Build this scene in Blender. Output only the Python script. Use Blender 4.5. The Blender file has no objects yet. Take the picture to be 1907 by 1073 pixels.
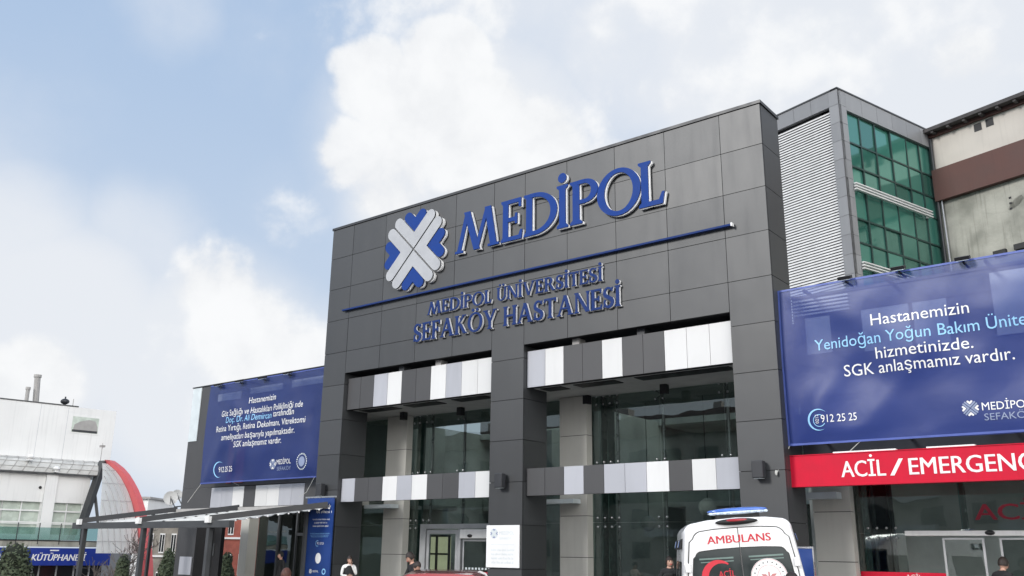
import bpy, bmesh, math, random
from mathutils import Vector, Matrix, noise
R = math.radians
random.seed(7)
SC = bpy.context.scene
COL = SC.collection

# ------------------------------------------------------------------ camera
CAM = Vector((23.37, -19.433, 1.7))
FW = Vector((-0.5964, 0.7524, 0.2795)); PITCH, ROLL, YAW = R(16.228), R(0.7376), R(38.4045)
cy_, sy_, cp_, sp_ = math.cos(YAW), math.sin(YAW), math.cos(PITCH), math.sin(PITCH)
FW = Vector((-sy_*cp_, cy_*cp_, sp_)); RT = Vector((cy_, sy_, 0)); UP = RT.cross(FW)
RT, UP = RT*math.cos(ROLL)+UP*math.sin(ROLL), UP*math.cos(ROLL)-RT*math.sin(ROLL)
FPX = 1684.46
cam = bpy.data.cameras.new('camera'); cam.sensor_width = 36.0; cam.lens = FPX/1907*36
cam.clip_start = 0.1; cam.clip_end = 3000
camo = bpy.data.objects.new('camera', cam); COL.objects.link(camo)
m = Matrix((RT, UP, -FW)).transposed().to_4x4(); m.translation = CAM
camo.matrix_world = m
SC.camera = camo

def ray(px, py):
    return RT*((px-953.5)/FPX) - UP*((py-536.5)/FPX) + FW
def at_depth(px, py, D): return CAM + ray(px, py)*D
def at_y(px, py, Y):
    v = ray(px, py); return CAM + v*((Y-CAM.y)/v.y)
def at_z(px, py, Z):
    v = ray(px, py); return CAM + v*((Z-CAM.z)/v.z)
def at_plane(px, py, P, n):
    v = ray(px, py); return CAM + v*((P-CAM).dot(n)/v.dot(n))

# ------------------------------------------------------------------ exposure, sun, sky
SC.view_settings.view_transform = 'Standard'
SC.view_settings.look = 'None'
SC.view_settings.exposure = 0.62
SC.view_settings.gamma = 1.0
SC.render.film_transparent = False
SUN_DIR = Vector((-0.28, -0.80, 0.42)).normalized()
sl = bpy.data.lights.new('sun', 'SUN'); sl.energy = 1.4; sl.angle = R(14); sl.color = (1.0, 0.975, 0.94)
so = bpy.data.objects.new('sun', sl); COL.objects.link(so)
so.rotation_euler = SUN_DIR.to_track_quat('Z', 'Y').to_euler(); so.location = (40, -40, 60)

W = bpy.data.worlds.new('World'); SC.world = W; W.use_nodes = True
nt = W.node_tree; nt.nodes.clear()
def N(tree, t, **kw):
    n = tree.nodes.new(t)
    for k, v in kw.items():
        setattr(n, k, v)
    return n
def setin(tree, sock, v):
    if hasattr(v, 'is_output') or isinstance(v, bpy.types.NodeSocket): tree.links.new(v, sock)
    else: sock.default_value = v
def MATH(tree, op, a, b=0.0, c=0.0, clamp=False):
    n = N(tree, 'ShaderNodeMath', operation=op); n.use_clamp = clamp
    for i, x in enumerate((a, b, c)): setin(tree, n.inputs[i], x)
    return n.outputs[0]
def MIX(tree, fac, a, b, bt='MIX'):
    n = N(tree, 'ShaderNodeMix', data_type='RGBA', blend_type=bt); n.clamp_factor = True
    setin(tree, n.inputs[0], fac)
    for s, x in ((n.inputs[6], a), (n.inputs[7], b)):
        setin(tree, s, (x[0], x[1], x[2], 1) if isinstance(x, (tuple, list)) else x)
    return n.outputs[2]
def SMOOTH(tree, x, a, b):
    n = N(tree, 'ShaderNodeMapRange', interpolation_type='SMOOTHSTEP')
    setin(tree, n.inputs[0], x); n.inputs[1].default_value = a; n.inputs[2].default_value = b
    return n.outputs[0]

out = N(nt, 'ShaderNodeOutputWorld'); bg = N(nt, 'ShaderNodeBackground'); nt.links.new(bg.outputs[0], out.inputs[0])
sky = N(nt, 'ShaderNodeTexSky', sky_type='NISHITA'); sky.sun_disc = False
sky.sun_elevation = math.asin(SUN_DIR.z); sky.sun_rotation = math.atan2(SUN_DIR.x, SUN_DIR.y)
sky.air_density = 1.0; sky.dust_density = 2.0; sky.ozone_density = 1.0
tc = N(nt, 'ShaderNodeTexCoord'); dirv = tc.outputs['Generated']
def fbm(vec, scale, detail, rough=0.55, dist=0.0):
    n = N(nt, 'ShaderNodeTexNoise'); n.inputs['Scale'].default_value = scale; n.inputs['Detail'].default_value = detail
    n.inputs['Roughness'].default_value = rough; n.inputs['Distortion'].default_value = dist
    nt.links.new(vec, n.inputs['Vector']); return n.outputs['Fac']
wide = fbm(dirv, 2.1, 9, 0.56, 0.3)
fine = fbm(dirv, 7.5, 11, 0.6, 0.15)
puff = fbm(dirv, 15.0, 9, 0.58, 0.0)
# cumulus heads: direction (from where they stand in the sky), angular radius, weight
def blob(px, py, rad, wt):
    c = ray(px, py).normalized()
    d = N(nt, 'ShaderNodeVectorMath', operation='DISTANCE'); nt.links.new(dirv, d.inputs[0]); d.inputs[1].default_value = c
    return MATH(nt, 'MULTIPLY', SMOOTH(nt, d.outputs['Value'], rad, rad*0.25), wt)
BL = [(700,150,.075,1.),(640,120,.035,.7),(830,120,.085,1.),(780,210,.11,1.),(880,250,.12,1.),(650,290,.07,.85),(980,300,.12,.95),(1100,130,.11,.42),(1180,240,.15,.5),(720,330,.09,.8),
      (400,520,.08,.74),(450,620,.10,.74),(520,700,.12,.74),(350,640,.1,.4),(60,720,.08,.9),(120,450,.17,.22),(0,430,.12,.24),(250,440,.1,.24),(560,400,.12,.38),(1800,110,.06,.7),(1880,170,.06,.55),
      (1500,100,.55,.42),(1300,60,.22,.38),(1650,80,.25,.35),(560,820,.2,.7),(1000,60,.2,.25),(900,-300,.5,.5),(2600,300,.5,.6),(-500,300,.4,.25),(-900,900,.35,.6)]
acc = None
for b_ in BL:
    o_ = blob(*b_); acc = o_ if acc is None else MATH(nt, 'MAXIMUM', acc, o_)
nz = MATH(nt, 'ADD', MATH(nt, 'MULTIPLY', fine, 0.9), MATH(nt, 'MULTIPLY', puff, 0.5))
dens = MATH(nt, 'ADD', acc, MATH(nt, 'MULTIPLY', MATH(nt, 'MULTIPLY', MATH(nt, 'SUBTRACT', nz, 0.7), 2.0), MATH(nt, 'ADD', acc, 0.22)))
hard = SMOOTH(nt, dens, 0.34, 0.74)
VL = [(120,600,.17,.95),(380,690,.19,1.),(560,800,.2,.9),(20,470,.14,.75),(250,470,.12,.6),(900,300,.26,.85),(780,380,.14,.9),(1250,60,.26,.75),(1550,80,.4,.9),(1200,-300,.5,.7),(950,30,.14,.5),(2600,300,.6,.8),(-700,700,.5,.8),(330,20,.08,.3),(0,330,.12,.3)]
accv = None
for b_ in VL:
    o_ = blob(*b_); accv = o_ if accv is None else MATH(nt, 'MAXIMUM', accv, o_)
veil = SMOOTH(nt, MATH(nt, 'ADD', MATH(nt, 'MULTIPLY', MATH(nt, 'SUBTRACT', MATH(nt, 'ADD', MATH(nt, 'MULTIPLY', wide, 0.65), MATH(nt, 'MULTIPLY', fine, 0.35)), 0.5), 1.3), MATH(nt, 'MAXIMUM', accv, MATH(nt, 'MULTIPLY', acc, 0.6))), 0.08, 0.9)
sep = N(nt, 'ShaderNodeSeparateXYZ'); nt.links.new(dirv, sep.inputs[0])
low = SMOOTH(nt, sep.outputs[2], 0.60, 0.05)
skyc = N(nt, 'ShaderNodeMix', data_type='RGBA', blend_type='MULTIPLY'); skyc.inputs[0].default_value = 1.0
nt.links.new(sky.outputs[0], skyc.inputs[6]); skyc.inputs[7].default_value = (1.0, 1.0, 1.0, 1)
base = MIX(nt, 0.9, skyc.outputs[2], (2.85, 3.8, 5.25))
hz = MIX(nt, MATH(nt, 'MULTIPLY', low, 0.72), base, (4.5, 4.95, 5.55))
vl = MIX(nt, MATH(nt, 'MULTIPLY', veil, 0.9), hz, (5.45, 5.62, 5.9))
shade = SMOOTH(nt, MATH(nt, 'ADD', MATH(nt, 'MULTIPLY', puff, 0.45), MATH(nt, 'MULTIPLY', fine, 0.55)), 0.36, 0.62)
clc = MIX(nt, shade, (5.5, 5.6, 5.75), (6.3, 6.36, 6.42))
fin = MIX(nt, MATH(nt, 'MULTIPLY', hard, 0.92), vl, clc)
# bright sky patch added outside the view to light right and front walls
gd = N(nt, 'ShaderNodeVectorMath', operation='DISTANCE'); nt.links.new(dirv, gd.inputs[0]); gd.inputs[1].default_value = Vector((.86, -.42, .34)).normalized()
added_glare = MATH(nt, 'MULTIPLY', SMOOTH(nt, gd.outputs['Value'], 1.05, 0.2), SMOOTH(nt, wide, 0.2, 0.6))
fin = MIX(nt, added_glare, fin, (27.0, 26.4, 25.4))
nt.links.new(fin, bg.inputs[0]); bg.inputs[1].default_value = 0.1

# ------------------------------------------------------------------ materials
def mat(name, col, rough=0.6, metal=0.0, spec=0.5, var=0.08, scale=3.0, bump=0.0, bscale=40.0, col2=None, coat=0.0, streak=0.0, emit=0.0):
    mt = bpy.data.materials.new(name); mt.use_nodes = True; t = mt.node_tree; b = t.nodes['Principled BSDF']
    tcn = N(t, 'ShaderNodeTexCoord'); v = tcn.outputs['Object']
    n = N(t, 'ShaderNodeTexNoise'); n.inputs['Scale'].default_value = scale; n.inputs['Detail'].default_value = 6; t.links.new(v, n.inputs['Vector'])
    f = SMOOTH(t, n.outputs['Fac'], 0.3, 0.7)
    c2 = col2 if col2 else tuple(min(1, c*(1+var)) for c in col); c1 = col if col2 else tuple(c*(1-var) for c in col)
    c = MIX(t, f, c1, c2)
    if streak:
        mp = N(t, 'ShaderNodeMapping'); mp.inputs['Scale'].default_value = (5.0, 5.0, 0.25); t.links.new(v, mp.inputs[0])
        n2 = N(t, 'ShaderNodeTexNoise'); n2.inputs['Scale'].default_value = 1.6; n2.inputs['Detail'].default_value = 8; t.links.new(mp.outputs[0], n2.inputs['Vector'])
        s = SMOOTH(t, n2.outputs['Fac'], 0.5, 0.75)
        c = MIX(t, MATH(t, 'MULTIPLY', s, streak), c, tuple(x*0.55 for x in col))
    t.links.new(c, b.inputs['Base Color'])
    rr = MATH(t, 'ADD', MATH(t, 'MULTIPLY', f, 0.12), rough-0.06, clamp=True); t.links.new(rr, b.inputs['Roughness'])
    b.inputs['Metallic'].default_value = metal; b.inputs['Specular IOR Level'].default_value = spec
    b.inputs['Coat Weight'].default_value = coat; b.inputs['Coat Roughness'].default_value = 0.05
    if emit:
        t.links.new(c, b.inputs['Emission Color']); b.inputs['Emission Strength'].default_value = emit
    if bump:
        bn = N(t, 'ShaderNodeTexNoise'); bn.inputs['Scale'].default_value = bscale; bn.inputs['Detail'].default_value = 5; t.links.new(v, bn.inputs['Vector'])
        bb = N(t, 'ShaderNodeBump'); bb.inputs['Strength'].default_value = bump; bb.inputs['Distance'].default_value = 0.02
        t.links.new(bn.outputs['Fac'], bb.inputs['Height']); t.links.new(bb.outputs[0], b.inputs['Normal'])
    return mt
def panel_mat(name, col, rough, spec=0.5, var=0.10, streak=0.18, sk=1.35, rv=0.06, ri=0.04):
    """composite cladding: each panel of the grid a touch lighter or darker, faint rain streaks"""
    mt = bpy.data.materials.new(name); mt.use_nodes = True; t = mt.node_tree; b = t.nodes['Principled BSDF']
    tcn = N(t, 'ShaderNodeTexCoord'); v = tcn.outputs['Object']
    geo = N(t, 'ShaderNodeNewGeometry')
    rnd = geo.outputs['Random Per Island']
    c = MIX(t, rnd, tuple(x*(1-var) for x in col), tuple(x*(1+var) for x in col))
    mp = N(t, 'ShaderNodeMapping'); mp.inputs['Scale'].default_value = (2.3, 2.3, 0.3); t.links.new(v, mp.inputs[0])
    n2 = N(t, 'ShaderNodeTexNoise'); n2.inputs['Scale'].default_value = 1.3; n2.inputs['Detail'].default_value = 8; t.links.new(mp.outputs[0], n2.inputs['Vector'])
    c = MIX(t, MATH(t, 'MULTIPLY', SMOOTH(t, n2.outputs['Fac'], 0.45, 0.75), streak), c, tuple(min(1, x*sk) for x in col))
    n3 = N(t, 'ShaderNodeTexNoise'); n3.inputs['Scale'].default_value = 0.9; n3.inputs['Detail'].default_value = 7; t.links.new(v, n3.inputs['Vector'])
    c = MIX(t, MATH(t, 'MULTIPLY', SMOOTH(t, n3.outputs['Fac'], 0.5, 0.75), 0.25), c, tuple(x*0.8 for x in col))
    t.links.new(c, b.inputs['Base Color'])
    rr = MATH(t, 'ADD', MATH(t, 'MULTIPLY', n3.outputs['Fac'], rv), rough-rv/2-ri/2)
    rr = MATH(t, 'ADD', rr, MATH(t, 'MULTIPLY', rnd, ri)); rr = MATH(t, 'ADD', rr, MATH(t, 'MULTIPLY', SMOOTH(t, n2.outputs['Fac'], 0.45, 0.75), streak*0.15), clamp=True)
    t.links.new(rr, b.inputs['Roughness'])
    b.inputs['Specular IOR Level'].default_value = spec
    bb = N(t, 'ShaderNodeBump'); bb.inputs['Strength'].default_value = 0.15; bb.inputs['Distance'].default_value = 0.05
    n4 = N(t, 'ShaderNodeTexNoise'); n4.inputs['Scale'].default_value = 0.7; n4.inputs['Detail'].default_value = 2; t.links.new(v, n4.inputs['Vector'])
    t.links.new(n4.outputs['Fac'], bb.inputs['Height']); t.links.new(bb.outputs[0], b.inputs['Normal'])
    return mt
def glass_mat(name, tint, refl=(0.9, 0.97, 0.94), ior=1.6, rough=0.0, boost=1.0, wav=0.04):
    mt = bpy.data.materials.new(name); mt.use_nodes = True; t = mt.node_tree; t.nodes.clear()
    o = N(t, 'ShaderNodeOutputMaterial'); mx = N(t, 'ShaderNodeMixShader'); tr = N(t, 'ShaderNodeBsdfTransparent'); gl = N(t, 'ShaderNodeBsdfGlossy')
    tr.inputs[0].default_value = (*tint, 1); gl.inputs[0].default_value = (*refl, 1); gl.inputs['Roughness'].default_value = rough
    ge = N(t, 'ShaderNodeNewGeometry'); dt = N(t, 'ShaderNodeVectorMath', operation='DOT_PRODUCT'); t.links.new(ge.outputs['Normal'], dt.inputs[0]); t.links.new(ge.outputs['Incoming'], dt.inputs[1])
    f0 = ((ior-1)/(ior+1))**2
    sch = MATH(t, 'MULTIPLY_ADD', MATH(t, 'POWER', MATH(t, 'SUBTRACT', 1.0, MATH(t, 'ABSOLUTE', dt.outputs['Value'])), 5.0), 1-f0, f0)
    tcn = N(t, 'ShaderNodeTexCoord'); n4 = N(t, 'ShaderNodeTexNoise'); n4.inputs['Scale'].default_value = 0.6; t.links.new(tcn.outputs['Object'], n4.inputs['Vector'])
    bb = N(t, 'ShaderNodeBump'); bb.inputs['Strength'].default_value = wav; bb.inputs['Distance'].default_value = 0.1
    t.links.new(n4.outputs['Fac'], bb.inputs['Height']); t.links.new(bb.outputs[0], gl.inputs['Normal'])
    f = MATH(t, 'MULTIPLY', sch, boost, clamp=True)
    t.links.new(f, mx.inputs[0]); t.links.new(tr.outputs[0], mx.inputs[1]); t.links.new(gl.outputs[0], mx.inputs[2]); t.links.new(mx.outputs[0], o.inputs[0])
    return mt
def banner_mat(name, col, thru):
    """printed mesh banner: some of the wall behind shows through it"""
    mt = bpy.data.materials.new(name); mt.use_nodes = True; t = mt.node_tree; b = t.nodes['Principled BSDF']
    o = t.nodes['Material Output']; tcn = N(t, 'ShaderNodeTexCoord'); v = tcn.outputs['Object']
    n = N(t, 'ShaderNodeTexNoise'); n.inputs['Scale'].default_value = 0.8; n.inputs['Detail'].default_value = 6; t.links.new(v, n.inputs['Vector'])
    c = MIX(t, n.outputs['Fac'], tuple(x*0.9 for x in col), tuple(x*1.12 for x in col)); t.links.new(c, b.inputs['Base Color'])
    b.inputs['Roughness'].default_value = 0.42; b.inputs['Specular IOR Level'].default_value = 0.5
    mx = N(t, 'ShaderNodeMixShader'); tr = N(t, 'ShaderNodeBsdfTransparent'); tr.inputs[0].default_value = (0.75, 0.85, 1.0, 1); mx.inputs[0].default_value = thru
    w = N(t, 'ShaderNodeTexNoise'); w.inputs['Scale'].default_value = 1.4; w.inputs['Detail'].default_value = 3; w.inputs['Distortion'].default_value = 0.25; t.links.new(v, w.inputs['Vector'])
    bb = N(t, 'ShaderNodeBump'); bb.inputs['Strength'].default_value = 0.22; bb.inputs['Distance'].default_value = 0.06
    t.links.new(w.outputs['Fac'], bb.inputs['Height']); t.links.new(bb.outputs[0], b.inputs['Normal'])
    t.links.new(b.outputs[0], mx.inputs[1]); t.links.new(tr.outputs[0], mx.inputs[2]); t.links.new(mx.outputs[0], o.inputs[0])
    return mt

M = {}
M['clad'] = panel_mat('anthracite cladding', (0.029, 0.031, 0.034), 0.46, spec=0.78, var=0.22, streak=0.22, ri=0.06)
M['clad2'] = panel_mat('dark band panel', (0.058, 0.058, 0.061), 0.46)
M['joint'] = mat('joint black', (0.018, 0.018, 0.02), 0.8)
M['white'] = panel_mat('white panel', (0.70, 0.70, 0.695), 0.4, var=0.05, streak=0.22, sk=0.75)
M['lgrey'] = panel_mat('light grey panel', (0.43, 0.44, 0.48), 0.4, var=0.06, streak=0.3, sk=0.75)
M['beige'] = mat('beige stone panel', (0.52, 0.51, 0.47), 0.6, var=0.05, scale=1.2, streak=0.15)
M['soffit'] = mat('soffit grey', (0.52, 0.52, 0.50), 0.6, streak=0.1)
M['black'] = mat('black', (0.012, 0.012, 0.014), 0.5)
M['dark'] = mat('dark metal', (0.026, 0.028, 0.033), 0.45)
M['dgrey'] = mat('dark grey metal', (0.055, 0.058, 0.062), 0.45)
M['steel'] = mat('steel', (0.52, 0.53, 0.54), 0.3, metal=0.9)
M['alu'] = mat('aluminium frame', (0.42, 0.43, 0.44), 0.45, metal=0.3)
M['glass'] = glass_mat('entrance glass', (0.63, 0.67, 0.655), refl=(0.90, 0.95, 0.93), ior=1.55, boost=1.9, wav=0.06)
M['tglass'] = panel_mat('green tower glass', (0.040, 0.145, 0.115), 0.06, spec=1.0, var=0.4, streak=0.1, rv=0.03, ri=0.06)
M['tglass'].node_tree.nodes['Principled BSDF'].inputs['IOR'].default_value = 1.9
M['tglass'].node_tree.nodes['Principled BSDF'].inputs['Specular Tint'].default_value = (0.55, 0.95, 0.85, 1)
M['cglass'] = glass_mat('clear glass', (0.8, 0.84, 0.83), ior=1.5)
M['fin'] = mat('green glass edge', (0.10, 0.17, 0.155), 0.25, spec=0.6)
M['inner'] = mat('interior wall', (0.60, 0.63, 0.60), 0.8, var=0.2, scale=0.7)
M['ifloor'] = mat('interior floor', (0.12, 0.12, 0.12), 0.4)
M['navy'] = mat('sign navy', (0.010, 0.033, 0.15), 0.6, spec=0.2, var=0.05, streak=0.1)
M['blue'] = mat('sign blue', (0.012, 0.05, 0.245), 0.6, spec=0.15, var=0.04, streak=0.1)
M['dblue'] = mat('sign blue edge', (0.012, 0.03, 0.14), 0.45)
M['swhite'] = mat('sign white', (0.82, 0.82, 0.82), 0.4, var=0.02, streak=0.06)
M['sgrey'] = mat('emblem silver', (0.43, 0.44, 0.46), 0.35, var=0.03, streak=0.1)
M['pale'] = mat('pale print', (0.62, 0.68, 0.70), 0.5, var=0.05)
M['tblue'] = mat('light blue print', (0.30, 0.60, 0.90), 0.5, var=0.03)
M['tgrey'] = mat('grey print', (0.25, 0.30, 0.45), 0.5, var=0.03)
M['tmid'] = mat('mid blue print', (0.10, 0.30, 0.60), 0.5, var=0.03)
M['banner'] = banner_mat('blue banner', (0.024, 0.05, 0.255), 0.32)
M['banner2'] = banner_mat('blue banner', (0.016, 0.035, 0.17), 0.26)
M['vban'] = mat('blue board', (0.012, 0.045, 0.20), 0.35, var=0.05)
M['red'] = mat('emergency red', (0.58, 0.009, 0.036), 0.55, spec=0.2, var=0.05, streak=0.12)
M['tred'] = mat('red lettering', (0.50, 0.012, 0.04), 0.4, var=0.03)
M['dred'] = mat('dark red lettering', (0.30, 0.01, 0.03), 0.4, var=0.03)
M['lou'] = mat('white louvre', (0.70, 0.70, 0.695), 0.4, var=0.04, streak=0.15)
M['tclad'] = panel_mat('tower cladding', (0.24, 0.245, 0.255), 0.45)
M['mull'] = mat('mullion dark', (0.02, 0.05, 0.045), 0.4)
M['cream'] = mat('cream render', (0.56, 0.52, 0.47), 0.85, var=0.06, scale=0.8, bump=0.1, streak=0.15)
M['brown'] = mat('brown band', (0.105, 0.05, 0.042), 0.7, var=0.1, scale=1.0, streak=0.15)
M['eave'] = mat('eave dark', (0.06, 0.055, 0.055), 0.8, var=0.3)
M['conc'] = mat('rough concrete', (0.22, 0.22, 0.19), 0.9, scale=0.7, bump=0.5, bscale=8, col2=(0.44, 0.43, 0.38), streak=0.5)
M['lwhite'] = mat('white render', (0.80, 0.80, 0.79), 0.8, var=0.04, scale=0.4, streak=0.2)
M['poly'] = mat('vault sheet', (0.88, 0.88, 0.86), 0.5, var=0.05, scale=0.6)
_t = M['poly'].node_tree; _tl = N(_t, 'ShaderNodeBsdfTranslucent'); _tl.inputs[0].default_value = (0.9, 0.9, 0.87, 1); _mx = N(_t, 'ShaderNodeMixShader'); _mx.inputs[0].default_value = 0.55
_t.links.new(_t.nodes['Principled BSDF'].outputs[0], _mx.inputs[1]); _t.links.new(_tl.outputs[0], _mx.inputs[2]); _t.links.new(_mx.outputs[0], _t.nodes['Material Output'].inputs[0])
M['redarch'] = mat('red arch', (0.50, 0.085, 0.09), 0.5, var=0.05)
M['lsign'] = mat('library sign blue', (0.006, 0.03, 0.26), 0.4, var=0.03)
M['wcur'] = mat('curtained window', (0.50, 0.56, 0.50), 0.25, var=0.12, scale=2.0, spec=0.6)
M['brail'] = glass_mat('balcony glass', (0.60, 0.74, 0.72), ior=1.6, boost=1.2)
M['shop'] = mat('dark shop window', (0.02, 0.022, 0.025), 0.15, spec=0.6)
M['asph'] = mat('asphalt', (0.05, 0.05, 0.052), 0.9, var=0.2, scale=2, bump=0.4, bscale=60)
M['pave'] = mat('paving', (0.26, 0.25, 0.24), 0.85, var=0.15, scale=4, bump=0.3)
M['fab'] = mat('awning fabric', (0.55, 0.55, 0.53), 0.85, var=0.12, scale=2, streak=0.2)
M['stone'] = mat('old stone', (0.26, 0.24, 0.21), 0.9, var=0.25, scale=1.5, bump=0.3)
M['brick'] = mat('red brick', (0.33, 0.10, 0.075), 0.9, var=0.15, scale=3)
M['leaf'] = mat('conifer foliage', (0.035, 0.055, 0.03), 0.8, scale=14, col2=(0.085, 0.105, 0.055))
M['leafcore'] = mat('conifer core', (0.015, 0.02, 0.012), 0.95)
M['bark'] = mat('bark', (0.13, 0.11, 0.10), 0.9, var=0.25, scale=8)
M['apt'] = mat('apartment render', (0.42, 0.39, 0.36), 0.85, var=0.1, scale=0.3)
M['aptroof'] = mat('apartment roof', (0.16, 0.10, 0.085), 0.9, var=0.2)
M['aptdark'] = mat('apartment window', (0.03, 0.035, 0.04), 0.2, spec=0.6)
M['awhite'] = mat('ambulance white paint', (0.80, 0.80, 0.80), 0.3, var=0.01, coat=0.6)
M['seam'] = mat('door seam', (0.10, 0.10, 0.10), 0.7)
M['aglass'] = mat('ambulance dark glass', (0.028, 0.036, 0.036), 0.08, spec=0.7, var=0.1)
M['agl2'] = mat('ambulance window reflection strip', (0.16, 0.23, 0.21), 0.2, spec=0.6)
M['rubber'] = mat('black rubber', (0.02, 0.02, 0.02), 0.7)
M['lamp_r'] = mat('red lamp', (0.35, 0.012, 0.02), 0.15, spec=0.6, coat=0.5)
M['lamp_b'] = mat('blue lamp lens', (0.06, 0.16, 0.55), 0.12, spec=0.7, coat=0.8)
M['lamp_w'] = mat('clear lamp lens', (0.62, 0.72, 0.82), 0.12, spec=0.7, coat=0.8)
M['ared'] = mat('ambulance red', (0.62, 0.03, 0.05), 0.4, var=0.02)
M['carred'] = mat('red car paint', (0.30, 0.012, 0.018), 0.22, var=0.03, coat=1.0)
M['carglass'] = mat('car glass', (0.05, 0.03, 0.03), 0.06, spec=0.8)
M['globe'] = mat('opal globe', (0.75, 0.78, 0.76), 0.25, spec=0.6)
M['skin'] = mat('skin', (0.55, 0.33, 0.25), 0.5, var=0.06)
M['cwhite'] = mat('white cloth', (0.75, 0.74, 0.73), 0.85, var=0.05, scale=12, bump=0.3)
M['cblack'] = mat('black cloth', (0.02, 0.02, 0.022), 0.9, var=0.3, scale=10, bump=0.3)
M['cbeige'] = mat('pale cloth', (0.62, 0.58, 0.52), 0.85, var=0.06, scale=12, bump=0.3)
M['hair'] = mat('dark hair', (0.022, 0.014, 0.011), 0.5, var=0.3, scale=30, bump=0.5, bscale=80)
M['hair2'] = mat('brown hair', (0.07, 0.025, 0.015), 0.5, var=0.3, scale=30, bump=0.5, bscale=80)
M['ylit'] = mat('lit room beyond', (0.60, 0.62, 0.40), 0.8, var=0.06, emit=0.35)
M['dish'] = mat('satellite dish', (0.66, 0.66, 0.65), 0.5)
M['vent'] = mat('vent metal', (0.35, 0.34, 0.33), 0.6)
M['cable'] = mat('pale rope', (0.55, 0.55, 0.52), 0.8)

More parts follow.
